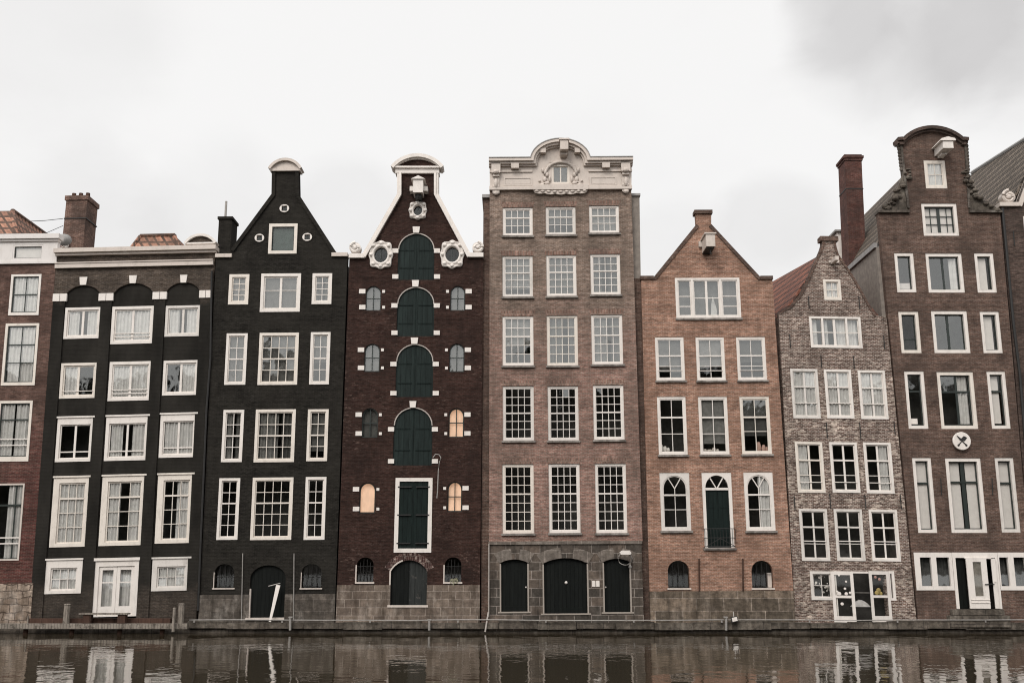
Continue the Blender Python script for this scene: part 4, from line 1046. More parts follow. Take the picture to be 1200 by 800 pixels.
u0, v0, u1, v1 = h.R((822, 283, 833, 297)); m = MB(); m.box(u0, u1, v0, v1, -1.1, .05); m.box(u0 - .06, u1 + .06, v1, v1 + .06, -1.15, .05); m.box(u0 - .14, u0, v0 + .28, v1 - .02, -.12, .02); m.box(u1, u1 + .14, v0 + .3, v1 - .02, -.12, .02); hb = m.build('hoist_beam', M['cream'], None, h)
m = MB(); c = (u0 + u1) / 2; m.box(u0 + .03, u1 - .03, v0 - .05, v0, -1.0, 0); m.tube([(c, -.9, v0 - .04), (c, -.9, v0 - .25), (c + .08, -.9, v0 - .32)], .025, 6); m.build('hoist_hook', M['iron'], hb, h)
m = MB()
for x in (818.8, 870): a, b = h.P(x, 654), h.P(x + .4, 692); m.tube([(a[0], -.06, a[1]), (b[0], -.06, b[1])], .035, 5)
m.build('tie_rod', M['redwood'], None, h)
eL, eR, rd = h.P(758, 331), h.P(900, 331), h.P(824.5, 262)
chevron(h, eL, (rd[0], rd[1] - .35), eR, mat=TL['red']); shell(h, bl[0] + .1, h.P(905, 326)[0], eL[1], ridge=(rd[0], rd[1] - .35))

# ---- small mottled house
h = House('canal_house', 'narrow leaning house of mottled chalky brick with small bell gable and red tiled roof', (1003, 730),
          ((933, 728), (912.5, 366)), ((1074, 728), (1039, 372)), [((926, 432), (1037, 434)), ((931.3, 517.5), (1044, 518.7)), ((936, 596), (1051, 597.5))], .05)
H6 = h; holes = []
for r in ((926, 432.3, 961.5, 490), (965.4, 433, 1001, 490), (1005, 434, 1041, 491)): add(r, .09, [(.5, .08)], [(.34, .06), .72], cur='net', bars=((.72, .03),))
for r, cu in (((931.3, 517.6, 967.2, 577), 'left'), ((971.6, 518, 1008, 577), None), ((1011.3, 518.4, 1048.2, 577.8), 'right')): add(r, .09, [(.5, .08)], [(.34, .07), .68], cur=cu, bars=((.84, .03),))
for r in ((936, 596, 972.8, 656.8), (976.9, 596.3, 1014, 656.8), (1017.8, 597, 1055.5, 657.3)): add(r, .09, [(.5, .07)], [(.33, .07), .70], bars=((.64, .035),))
add((964.4, 327.6, 986, 351.6), .10, cols(2), [.5], cur='net', sw=.04)
# wide window
r = (948, 371, 1010.6, 407.8); u0, v0, u1, v1 = h.R(r); holes.append(arc(u0, v0, u1, v1)); w = u1 - u0
m = MB(); m.holed(arc(u0 - .01, v0 - .01, u1 + .01, v1 + .01), [arc(u0 + w * q + (.09 if i == 0 else .045), v0 + .09, u0 + w * p - (.09 if i == 2 else .045), v1 - .08) for i, (q, p) in enumerate(((0, .25), (.25, .72), (.72, 1)))], -.03, .12)
k = m.build('window', M['white'], None, h)
m = MB(); c = u0 + w * .485; m.box(c - .055, c + .055, v0 + .08, v1 - .08, .02, .08); m.box(u0 + .08, u1 - .08, v0 + (v1 - v0) * .5 - .02, v0 + (v1 - v0) * .5 + .02, .03, .07)
m.holed(arc(u0 + .085, v0 + .085, u1 - .085, v1 - .075), [arc(u0 + .13, v0 + .13, u1 - .13, v1 - .12)], .035, .08); m.build('sash', M['white'], k, h)
MB().add([(u0 + .08, .06, v0 + .08), (u1 - .08, .06, v0 + .08), (u1 - .08, .06, v1 - .08), (u0 + .08, .06, v1 - .08)], [(0, 1, 2, 3)]).build('pane', M['glass'], k, h, fix=False)
curtain(h, k, (u0 + .1, v0 + .1, u1 - .1, v1 - .1), .2, [(0, .13, 0, 1, 1), (.28, .36, 0, 1, 1), (.55, 1, 0, 1, 1)])
# shop front
u0, v0, u1, v1 = h.R((949, 669, 976.5, 702.5)); holes_s = [win(h, (949, 669, 977.5, 702.5), .10, cols(2), [.5], gl='shopglass', sw=.04)]
shopw = [o for o in h.e.children if o.name.startswith('window')][-1]
m = MB(); rr = random.Random(3)
u0, v0, u1, v1 = h.R((951.5, 672, 974, 698))
for i in range(22):
    x, z, q = rr.uniform(u0, u1), rr.uniform(v0, v1), rr.choice((.02, .03, .045, .06)); m.ball((x, .12 + rr.uniform(0, .1), z), (q, .015, q), 7, 4)
m.build('hanging_decoration', M['white'], shopw, h)
holes += holes_s
D0, D1 = h.R((977.5, 669, 1041, 728)), h.R((1041, 669, 1050, 703))
holes.append(arc(D1[0] + .01, D1[1], D1[2], D1[3]))
m = MB(); m.box(D1[0] + .02, D1[2] - .09, D1[1] + .1, D1[3] - .09, .05, .09); k2 = m.build('side_light', M['shopglass'], None, h)
m = MB(); m.holed(arc(D1[0] + .005, D1[1] - .01, D1[2] + .01, D1[3] + .01), [arc(D1[0] + .05, D1[1] + .09, D1[2] - .1, D1[3] - .09)], -.03, .1); m.build('frame', M['white'], k2, h)
m = MB(); m.box(D0[0] - .0, D0[2] + .02, D0[3] - .07, D0[3] + .01, -.02, .12); m.box(D0[0], D0[0] + .06, D0[1], D0[3] - .07, -.02, .12); kf = m.build('shop_door_frame', M['white'], None, h)
def leaf(pts, d0, d1, nm='shop_door'):
    """door leaf standing open: pts are the hinge and free edges in photo pixels, d0/d1 their depths"""
    (xa, ya0, ya1), (xb, yb0, yb1) = pts
    A0, A1, B0, B1 = h.P(xa, ya1, d0), h.P(xa, ya0, d0), h.P(xb, yb1, d1), h.P(xb, yb0, d1)
    vlo, vhi = min(A0[1], B0[1]), max(A1[1], B1[1])
    def q(f, g, o): return (A0[0] + (B0[0] - A0[0]) * f, d0 + (d1 - d0) * f + o, vlo + (vhi - vlo) * g)
    m = MB()
    def bx(f0, f1, g0, g1, o0=-.025, o1=.025): m.add([q(f0, g0, o0), q(f1, g0, o0), q(f1, g1, o0), q(f0, g1, o0), q(f0, g0, o1), q(f1, g0, o1), q(f1, g1, o1), q(f0, g1, o1)], [(0, 1, 2, 3), (7, 6, 5, 4), (0, 1, 5, 4), (1, 2, 6, 5), (2, 3, 7, 6), (3, 0, 4, 7)])
    for b in ((0, .14, 0, 1), (.86, 1, 0, 1), (.14, .86, 0, .12), (.14, .86, .93, 1), (.14, .86, .475, .525)): bx(*b)
    k = m.build(nm, M['white'], None, h)
    m = MB(); m.add([q(.13, .1, 0), q(.87, .1, 0), q(.87, .94, 0), q(.13, .94, 0)], [(0, 1, 2, 3)]); m.build('pane', M['shopglass'], k, h, fix=False)
    return k, q
kl, q = leaf(((977.8, 669, 728.5), (1003.8, 669.5, 728.3)), -.04, -.10)
m = MB()
for f, g, r in ((.35, .92, .045), (.65, .80, .05), (.58, .66, .055), (.30, .56, .09), (.62, .56, .075), (.40, .36, .07), (.8, .58, .06), (.22, .6, .05)): c = q(f, g, -.04); m.ball(c, (r, .01, r * .9), 8, 5)
m.build('sticker', M['white'], kl, h)
kr, q = leaf(((1046, 669, 728.5), (1022.5, 669.5, 728)), -.06, -.35)
m = MB()
for f, g, r in ((.7, .88, .06), (.5, .84, .06)): m.ball(q(f, g, -.04), (r, .01, r), 8, 5)
m.build('pink_sticker', plain('pink_paper', (.34, .20, .17), .8), kr, h)
m = MB()
for f, g, r in ((.55, .62, .10), (.65, .57, .09), (.45, .56, .08)): m.ball(q(f, g, .06), (r, .05, r), 8, 5)
m.build('yellow_sticker', plain('yellow_flowers', (.36, .27, .10), .8), kr, h)
holes_door = arc(D0[0], D0[1], D0[2], D0[3])
# hung display inside the dark doorway
m = MB(); a = h.R((1003, 671, 1022, 726), .9)
m.box(a[0] - .1, a[2] + .1, (a[1] * .42 + a[3] * .58) - .02, (a[1] * .42 + a[3] * .58) + .02, .85, .9); m.build('inner_rail', M['galv'], kf, h)
m = MB(); c = h.P(1008, 706, .7); m.lay([[(c[0] + r_ * math.cos(2 * PI * i / 12), .7 + .15 * math.sin(2 * PI * i / 12), c[1] + z_) for i in range(12)] for r_, z_ in ((.44, -.16), (.32, -.02), (.17, .08), (.02, .13))]); m.build('parasol', M['curtain'], kf, h)
vb = h.P(1003, 738)[1]
prof = [(1039, 372), (1026.5, 369.5), (1018, 356), (1010, 341), (1002, 327), (993.5, 314), (987, 304.5), (983, 299), (980.5, 291), (979.4, 286), (979.4, 281), (963.5, 281), (963.5, 286), (962, 291), (959.6, 297), (955, 306), (949, 321), (938, 344), (926, 358), (912.5, 366.5)]
g = h.Ps(prof)
bl, br_ = h.P(932.5, 735), h.P(1075, 735)
pz = h.P(1003, 729)[1]
out = notch_bottom([(br_[0], vb)] + g, (bl[0], vb), (br_[0], vb), vb, [[(D0[0], vb), (D0[2], vb), (D0[2], D0[3]), (D0[0], D0[3])]])
MB().holed(out, holes, 0, .3).build('wall', BR[6], None, h)
m = MB(); m.strip(g[1:11], (0, .10), -.04, .36); m.strip(g[11:], (0, .10), -.04, .36); a, b = h.P(961, 282.5), h.P(981.5, 277.5); m.box(a[0], b[0], a[1], b[1], -.1, .4); m.build('gable_coping', BR[7], None, h)
a, b = h.P(971.5, 311), h.P(983, 304); m = MB(); q0, q1 = h.P(973, 308), h.P(982, 303)
m.add([(q0[0] + x, y, q0[1] + z) for y in (-.75, .05) for x, z in ((0, -.08), (.16, -.08), (.16, .10), (0, .10))], [(0, 1, 2, 3), (7, 6, 5, 4), (0, 1, 5, 4), (1, 2, 6, 5), (2, 3, 7, 6), (3, 0, 4, 7)])
m.box(q0[0] - .08, q0[0] + .36, q0[1] - .02, q0[1] + .1, -.1, .02); m.build('hoist_beam', M['cream'], None, h)
for x, y0, y1 in ((947, 347, 361), (1006, 347, 362), (925, 392, 407), (1035, 393, 409), (961.5, 416, 431), (999.7, 417, 432), (968, 495, 513), (1007, 495, 514), (1047.3, 494, 509), (930.3, 581, 596), (971.8, 578, 595), (1013, 579, 596), (1054.5, 579, 596)):
    a, b = h.P(x, y0), h.P(x, y1); m = MB(); m.tube([(a[0], -.035, a[1]), (a[0], -.035, b[1])], .022, 5); m.build('wall_anchor', M['iron'], None, h)
# roof drifting to the left at the back
rd0 = h.P(966, 296, .35); rd1 = h.P(905, 330, 9.0); eL = h.P(914, 371, .35); eR = h.P(1034, 375, .35); sh = (rd1[0] - rd0[0], rd1[1] - rd0[1])
m = MB(); po = [eL, rd0, eR, (eR[0], eR[1] - .16), (rd0[0], rd0[1] - .2), (eL[0], eL[1] - .16)]; m.prismy(po, .33, 9, sh); m.build('roof', TL['red'], None, h)
shell(h, bl[0] + .05, br_[0] - .05, eL[1] - .1, depth=8.8, ridge=rd0)

# ---- tall brown house with neck gable
h = House('canal_house', 'tall brown brick house with round topped neck gable and dark sashes in white frames', (1130, 730),
          ((1076, 720), (1029, 250)), ((1213, 720), (1172, 250)), [((1047.4, 296.6), (1168, 296.6)), ((1059, 434.8), (1184, 435)), ((1068.4, 536), (1195, 536))], -.02)
H7 = h; holes = []
k7 = dict(sash='darksash', rec=.03, sd=.13, gl='shopglass')
add((1082, 188, 1110.2, 221), .13, cols(2), [.5], cur='net', rec=.02)
add((1079, 238.6, 1124, 276.5), .14, [.2, (.5, .13), .8], [.33, .66], cur='blind', **k7)
add((1047.4, 296.4, 1074, 342.6), .14, [], [], cur=[(0, 1, .0, .2, 0)], **{**k7, 'gl': 'glass'})
add((1084, 297, 1130.7, 343), .14, [(.48, .09)], [], cur=[(.72, 1, 0, 1, 1)], **{**k7, 'gl': 'glass'})
add((1141, 296.7, 1168.2, 343), .14, [], [], cur=[(0, .8, 0, 1, 0)], **k7)
add((1052.2, 365, 1080, 413.7), .14, [], [(.70, .06)], cur=None, **k7)
add((1090.5, 364.2, 1137.3, 413.7), .15, [(.46, .10)], [], cur=None, **{**k7, 'gl': 'glass'})
add((1147.5, 365, 1175, 413.7), .14, [], [], cur=[(0, .85, 0, 1, 0)], **k7)
add((1059, 434.8, 1088, 502.2), .14, [], [(.32, .07)], cur=None, **{**k7, 'gl': 'glass'})
add((1097, 435.5, 1146.3, 502.4), .15, [(.55, .10)], [(.32, .08)], cur=[(.58, .98, .02, 1, 1)], **{**k7, 'gl': 'glass'})
add((1155.5, 435, 1184.3, 502.2), .14, [], [(.32, .08)], cur=[(0, .8, .03, 1, 0)], **k7)
add((1068.4, 536, 1098.3, 624), .14, [], [(.32, .08)], cur='blind', **k7)
add((1107, 536.4, 1157, 624), .15, [(.5, .16)], [(.30, .08)], cur=[(0, .40, 0, 1, 0), (.62, 1, 0, 1, 0)], **k7)
add((1165, 536, 1196, 623.5), .14, [], [(.32, .08)], cur='blind', **k7)
# card in a window
wl_ = [o for o in h.e.children if o.name.startswith('window')][8]
a = h.R((1066, 490, 1076, 496.5), .1); m = MB(); m.box(a[0], a[2], a[1], a[3], .15, .165); m.build('paper_card', M['white'], wl_, h)
# ground floor joinery
B0 = h.R((1070.4, 647, 1116, 691.2)); Dd = h.R((1115, 647, 1174.5, 713)); B1 = h.R((1174, 647, 1224, 691.2))
B0 = (B0[0], B0[1], Dd[0] - .012, B0[3]); B1 = (Dd[2] + .012, B1[1], h.R((1174, 647, 1209.5, 691.2))[2], B1[3])
zt = B0[3]
for (u0, v0, u1, v1), us in ((B0, ((.15, .44), (.58, .92))), (B1, ((.04, .32), (.50, .86)))):
    w = u1 - u0; hs = [arc(u0 + w * a, v0 + .17, u0 + w * b, v1 - .2) for a, b in us]
    m = MB(); m.holed([(u0, v0), (u1, v0), (u1, v1), (u0, v1)], hs, -.03, .12); k = m.build('window', M['white'], None, h)
    m = MB()
    for a, b in us: m.add([(u0 + w * a - .02, .07, v0 + .15), (u0 + w * b + .02, .07, v0 + .15), (u0 + w * b + .02, .07, v1 - .18), (u0 + w * a - .02, .07, v1 - .18)], [(0, 1, 2, 3)])
    m.build('pane', M['glass'], k, h, fix=False)
    for a, b in us: curtain(h, k, (u0 + w * a, v0 + .17, u0 + w * b, v1 - .2), .22, [(0, 1, 0, 1, 1)]); LASTC[0].data.materials[0] = M['shade2'] if 'shade2' in M else M.setdefault('shade2', plain('dark_drape', (.035, .035, .033), .9))
    holes.append(arc(u0 + .01, v0 + .01, u1 - .01, v1 - .01))
u0, v0, u1, v1 = Dd
m = MB(); m.box(u0 + .003, u1 - .003, v1 - .22, v1, -.03, .12); m.box(u0 + .003, u0 + .13, v0, v1 - .22, -.03, .12); m.box(u1 - .1, u1 - .003, v0, v1 - .22, -.03, .12); m.box(u0 + .5, u1 - .3, v1 - .26, v1 - .2, -.09, 0); kf = m.build('door_frame', M['white'], None, h)
a = h.R((1130.5, 653, 1160, 712.5)); m = MB(); iw = a[2] - a[0]
m.holed(arc(a[0], a[1], a[2], a[3]), [arc(a[0] + iw * .32, a[1] + .5, a[2] - iw * .28, a[3] - .18)], -.10, -.04); m.box(a[0] + .06, a[2], a[1] + .22, a[1] + .26, -.125, -.09); m.box(a[0] + .06, a[2], a[1] + .34, a[1] + .37, -.125, -.09)
k = m.build('door', M['white'], kf, h)
MB().box(a[0] + iw * .3, a[2] - iw * .26, a[1] + .48, a[3] - .16, -.085, -.06).build('pane', M['shopglass'], kf, h)
MB().box(a[0] + iw * .3, a[2] - iw * .26, a[1] + .48, a[3] - .16, -.05, -.045).build('blind', M['plaster'], kf, h)
b = h.R((1160.2, 654, 1171, 712.5)); m = MB(); m.box(b[0], b[2], b[1], b[3], -.07, -.03); m.box(b[0] + .06, b[2] - .05, (b[1] + b[3]) / 2 + .05, (b[1] + b[3]) / 2 + .09, -.10, -.06); m.build('shutter', M['white'], kf, h)
m = MB(); m.box(u0 + .13, a[0] - .003, v0, v1 - .22, .10, .14); m.build('door_leaf', M['blackdoor'], kf, h)
m = MB(); c = a[2] - .07; m.tube([(c - .1, -.14, v0 + 1.0), (c + .3, -.14, v0 + 1.02)], .02, 6); m.tube([(c + .28, -.14, v0 + 1.02), (c + .28, -.06, v0 + 1.02)], .02, 6); m.build('handle', M['iron'], kf, h)
m = MB(); s0 = h.R((1113, 713.5, 1174, 720)); m.box(s0[0], s0[2], s0[1], s0[3], -.28, .1); s1 = h.R((1109, 720.5, 1180, 731)); m.box(s1[0], s1[2], s1[1] - .1, s1[3], -.36, .1); m.build('door_step', ST['quay'], None, h)
vb = h.P(1130, 738)[1]
topR = [(1172, 249), (1136, 249), (1135.2, 240), (1130.5, 166)]
topL = [(1055.2, 166), (1064, 240), (1065, 249), (1029, 249)]
aL, aR, aT = h.P(1055.4, 166), h.P(1130.4, 166), h.P(1091, 153)
ac = arctop(aL[0], aR[0], (aL[1] + aR[1]) / 2, aT[1] - (aL[1] + aR[1]) / 2)
g = h.Ps(topR) + ac[1:-1] + h.Ps(topL)
bl, br_ = h.P(1077, 735), h.P(1214, 735)
dn = [(u0, vb), (u1, vb), (u1, v1), (u0, v1)]
MB().holed(notch_bottom([(br_[0], vb)] + g, (bl[0], vb), (br_[0], vb), vb, [dn]), holes, 0, .3).build('wall', BR[7], None, h)
sp0 = h.P(1050, 160.8)[0]; sp1 = h.P(1132.7, 160.8)[0]; vs_ = (aL[1] + aR[1]) / 2
m = MB(); ap = list(reversed(arctop(sp0 + .25, sp1 - .25, vs_ + .1, aT[1] - vs_ + .02)))
pth = [(sp0, vs_ + .09), (sp0 + .2, vs_ + .11)] + ap + [(sp1 - .2, vs_ + .11), (sp1, vs_ + .09)]
m.strip(pth, (-.12, .03), -.25, .45); m.strip(pth, (-.22, -.12), -.14, .35); m.box(sp0 + .10, sp0 + .3, vs_ - .2, vs_ + .04, -.15, .3); m.box(sp1 - .3, sp1 - .1, vs_ - .2, vs_ + .04, -.15, .3); m.build('gable_cap', BR[8], None, h)
# shoulder stones and weathered claw ornaments
m = MB(); u = [h.P(x, 248)[0] for x in (1028, 1065, 1135, 1173)]; vv = h.P(1100, 248)[1]
m.box(u[0], u[1], vv - .08, vv + .03, -.14, .4); m.box(u[2], u[3], vv - .08, vv + .03, -.14, .4); m.build('shoulder_cap', ST['dark'], None, h)
for pts, sg in (([(1062, 192), (1058, 206), (1052, 220), (1044, 232), (1034, 243)], 1), ([(1133.5, 196), (1138, 212), (1145, 226), (1154, 236), (1168, 243)], -1)):
    q = h.Ps(pts); qq = h.Ps([(1065, 247), (1060, 190)] if sg == 1 else [(1135, 247), (1132, 192)])
    m = MB(); m.prism(q + ([(qq[0][0], vv + .02), ] if False else [(q[-1][0], vv + .035), (qq[0][0], vv + .035)]), .02, .28)
    rr = random.Random(5 if sg == 1 else 9)
    for i in range(26):
        f = rr.random() * (len(q) - 1); j = int(f); p = [q[j][t] + (q[j + 1][t] - q[j][t]) * (f - j) for t in (0, 1)]; p = (p[0] + sg * rr.uniform(-.02, .28), p[1] - rr.uniform(-.04, .25)); r_ = rr.uniform(.06, .14)
        if p[1] < vv: p = (p[0], vv + .05)
        m.ball((p[0], rr.uniform(-.12, .05), p[1]), (r_ * 1.2, .12, r_ * .8), 7, 5)
    m.build('claw_ornament', ST['quay'], None, h)
for xa, ya, xb, yb in ((1055.5, 168, 1064.3, 244), (1130.8, 168, 1135.6, 244)):
    a, b = h.P(xa, ya), h.P(xb, yb); m = MB(); m.strip([(a[0], a[1]), (b[0], b[1])], (-.05, .05), -.06, .3)
    rr = random.Random(int(xa))
    for i in range(8):
        f = i / 8 * .42; m.ball((a[0] + (b[0] - a[0]) * f + (-.09 if xa < 1100 else .09), .05, a[1] + (b[1] - a[1]) * f - .1), (.09, .1, .10), 6, 4)
    m.build('neck_trim', ST['dark'], None, h)
# hoist beam pointing out to the left
q = h.P(1101, 178); m = MB()
m.add([(q[0] - .24 + x, y, q[1] + z + (0.0 if y > -1 else .0)) for y in (-1.0, .05) for x, z in ((0, -.22), (.46, -.22), (.46, .12), (0, .12))], [(0, 1, 2, 3), (7, 6, 5, 4), (0, 1, 5, 4), (1, 2, 6, 5), (2, 3, 7, 6), (3, 0, 4, 7)])
m.prism([(q[0] - .36, q[1] + .12), (q[0] + .34, q[1] + .12), (q[0] + .3, q[1] + .22), (q[0] - .0, q[1] + .3), (q[0] - .3, q[1] + .22)], -1.06, .02); m.box(q[0] - .12, q[0] + .12, q[1] - .32, q[1] - .22, -.5, .02); m.build('hoist_beam', M['white'], None, h)
for x in (1102, 1162): a, b = h.P(x, 560), h.P(x + 1, 580); m = MB(); m.tube([(a[0], -.035, a[1]), (b[0], -.035, b[1])], .022, 5); m.build('wall_anchor', M['iron'], None, h)
# plastered side wall, dark roof, chimney, dormer
eLv = h.P(1029, 286)[1]; eL = (h.P(1029.2, 286)[0] + .02, eLv); rd = h.P(1092, 172, .35); eR = (h.P(1172, 290)[0] - .05, eLv)
chevron(h, (eL[0] + .05, eLv + .12), (rd[0], rd[1]), (eR[0], eLv + .12), d1=15.5, th=.2)
MB().box(eL[0], eL[0] + .3, -.3, eLv - .06, .31, 15).build('side_wall', M['plaster'], None, h)
MB().box(eL[0] - .1, eL[0] + .34, eLv - .06, eLv + .16, .32, 15.2).build('wall_coping', M['zinc'], None, h)
MB().box(eR[0] - .3, eR[0] - .02, -.3, eLv, .31, 15).build('side_wall', BR[8], None, h)
MB().box(eL[0], eR[0], -.3, eLv, 15.01, 15.3).build('back_wall', BR[8], None, h)
MB().prism([(eL[0] + .31, -.3), (eR[0] - .31, -.3), (eR[0] - .31, eLv - .1), (rd[0], rd[1] - .45), (eL[0] + .31, eLv - .1)], 1.6, 1.7).build('partition', M['dark'], None, h)
CD = 4.6
a, b, t, t2 = h.P(995, 300, CD), h.P(1015, 300, CD), h.P(990, 186, CD), h.P(1010.5, 186, CD)
m = MB(); zb_ = eLv - .3; k_ = (t[0] - a[0]) / (t[1] - a[1]); x0_ = a[0] - k_ * (a[1] - zb_); cw = b[0] - a[0]
m.add([(x0_, CD, zb_), (x0_ + cw, CD, zb_), (x0_ + cw, CD + 1.1, zb_), (x0_, CD + 1.1, zb_), (t[0], CD, t[1]), (t[0] + cw, CD, t[1]), (t[0] + cw, CD + 1.1, t[1]), (t[0], CD + 1.1, t[1])],
      [(0, 1, 5, 4), (1, 2, 6, 5), (2, 3, 7, 6), (3, 0, 4, 7), (4, 5, 6, 7), (3, 2, 1, 0)])
m.box(t[0] - .04, t[0] + cw + .04, t[1] - .10, t[1] + .02, CD - .04, CD + 1.14); m.box(t[0] - .09, t[0] + cw + .09, t[1] + .02, t[1] + .14, CD - .09, CD + 1.19); m.box(t[0] - .02, t[0] + cw + .02, t[1] + .14, t[1] + .22, CD - .02, CD + 1.12); ch = m.build('chimney', BR['chim7'], None, h)
b = (t[0] + cw, 0)
m = MB(); m.tube([(t[0] + cw * .55, CD + .5, t[1] + .15), (t[0] + cw * .55, CD + .5, t[1] + .36)], .16, 8); m.tube([(t[0] + cw * .3, CD + .5, t[1] + .15), (t[0] + cw * .3, CD + .5, t[1] + .25)], .14, 8); m.build('chimney_pot', M['galv'], ch, h)
xm = t[0] - k_ * 1.6; m = MB(); m.box(xm - .02, xm + cw + .02, t[1] - 1.6, t[1] - 1.55, CD - .02, CD + 1.12); m.build('iron_band', M['iron'], ch, h)
# dormer window on the left roof slope
n0, f0 = h.P(986, 302, 6.2), h.P(986, 272, 6.2); x = n0[0] - .12
m = MB(); zb, zt = n0[1] - .2, f0[1]
m.add([(x, 6.2, zb), (x, 8.0, zb), (x, 8.0, zt - .1), (x, 6.2, zt), (x + 2.0, 6.2, zb), (x + 2.0, 8.0, zb), (x + 2, 8.0, zt - .1), (x + 2, 6.2, zt)], [(0, 1, 2, 3), (7, 6, 5, 4), (0, 1, 5, 4), (1, 2, 6, 5), (2, 3, 7, 6), (3, 0, 4, 7)])
k = m.build('dormer', M['white'], None, h)
m = MB(); m.add([(x - .01, 6.45, zb + .3), (x - .01, 7.75, zb + .3), (x - .01, 7.75, zt - .35), (x - .01, 6.45, zt - .3)], [(0, 1, 2, 3)]); m.build('pane', M['glass'], k, h, fix=False)
m = MB(); m.box(x - .15, x + 2.1, zt, zt + .09, 6.05, 8.15); m.build('dormer_roof', M['zinc'], k, h)

# ---- house at the right edge
h = House('canal_house', 'dark brick house cut off at right, white scroll on its gable shoulder', (1240, 730),
          ((1214, 720), (1174, 250)), ((1330, 720), (1285, 250)), [((1197, 255), (1260, 255))], .03)
H8 = h; holes = []
for y0, y1 in ((254, 300), (330, 385), (420, 490), (525, 610)):
    for x in (1199, 1240): s_ = (y0 - 254) * .10; add((x + s_, y0, x + 30 + s_, y1), .12, cols(2), [.33, .66], cur='net' if y0 < 400 else None)
vb = h.P(1240, 738)[1]; bl, br_ = h.P(1214.5, 735), h.P(1332, 735)
g = h.Ps([(1287, 240), (1270, 238), (1238, 165), (1236, 140), (1222, 140), (1220, 165), (1192, 241), (1173, 241)])
MB().holed([(bl[0], vb), (br_[0], vb)] + g, holes, 0, .3).build('wall', BR[8], None, h)
m = MB(); m.strip([g[6], g[5], g[4]][::-1], (0, .18), -.1, .4); m.strip(g[1:4], (0, .18), -.1, .4); m.build('gable_coping', M['cream'], None, h)
m = MB(); u0, v0, u1, v1 = h.R((1170, 238, 1193, 242.5)); m.box(u0, u1, v0, v1, -.15, .4); c = h.P(1181.5, 231)
spiral(m, c, .30, -.06, 1.6, 1, .085, PI / 2); m.prism([(c[0] + .31 * math.cos(i * PI / 8), c[1] + .28 * math.sin(i * PI / 8)) for i in range(16)], -.04, .35); m.ball((c[0], -.07, c[1]), (.12, .08, .12), 8, 5); m.build('scroll', M['cream'], None, h)
m = MB(); a, b = h.P(1187, 271), h.P(1188.5, 288); m.tube([(a[0], -.035, a[1]), (b[0], -.035, b[1])], .025, 5); m.build('wall_anchor', M['iron'], None, h)
p = [h.P(x, y) for x, y in ((1173.5, 245), (1186.5, 380), (1194, 440))]; MB().tube([(u, -.1, v) for u, v in p] + [(p[-1][0] + .02, -.1, .5)], .06, 6).build('downpipe', M['iron'], None, h)
r0, r1 = h.P(1229, 146, .4), h.P(1139, 203, 11.5); sh = (r1[0] - r0[0], r1[1] - r0[1]); e0 = h.P(1178, 250, .4); eR = (r0[0] + (r0[0] - e0[0]) * .8, e0[1])
m = MB(); m.prismy([e0, r0, eR, (eR[0], eR[1] - .2), (r0[0], r0[1] - .25), (e0[0], e0[1] - .2)], .35, 11.5, sh); rf = m.build('roof', TL['dark'], None, h)
m = MB(); m.tube([(r0[0], .4, r0[1] + .03), (r0[0] + sh[0], 11.5, r0[1] + sh[1] + .03)], .10, 6); m.build('ridge_tile', M['zinc'], rf, h)
shell(h, bl[0] + .05, br_[0] - .05, e0[1] - .3)

# ================================================================== CANAL SIDE THINGS
def thing(mb, name, mat, base, label, cat, group=None, smooth=False):
    return tag(mb.build(name, mat, None, None, base, smooth), label, cat, group)
xl, xr = W(-330, 730, 0)[0], W(1400, 730, 0)[0]
zq = W(600, 727.5, -.34)[2]
# stone ledge along the foot of the houses
m = MB(); xq = W(222, 730, 0)[0]
for i in range(26):
    a = xq + (xr - xq) * i / 26; b = xq + (xr - xq) * (i + 1) / 26; dz = random.uniform(-.09, .03)
    m.box(a + .006, b - .006, .16 + random.uniform(-.03, .05), zq + dz, -.26 - random.uniform(0, .10), .02)
m.box(xq, xr, -.6, .139, -.12, .02)
thing(m, 'stone_ledge', ST['quay'], (0, -.34, 0), 'low dark stone ledge running along the waterline under the brick houses', 'ledge')
m = MB(); m.box(xl, xq - .01, -.6, zq - .08, -.10, .02); thing(m, 'canal_wall', ST['quay'], (xl, -.1, 0), 'dark wet wall behind the timber walkway at the far left', 'wall')
# pipe rail
m = MB(); pts = []
for i in range(24):
    x = W(222, 727, -.4)[0] + (xr - W(222, 727, -.4)[0]) * i / 23; pts.append((x, -.42, zq + .05 + random.uniform(-.015, .015)))
m.tube(pts, .022, 6)
r_ = thing(m, 'pipe_rail', M['galv'], pts[0], 'thin pale pipe strung along the stone ledge just above the water', 'pipe')
m = MB()
for i in range(0, 24, 2):
    x = pts[i][0] + .2; m.box(x - .025, x + .025, zq - .05, zq + .05, -.43, -.33)
m.build('bracket', M['galv'], r_, None, pts[0]).location = (0, 0, 0)
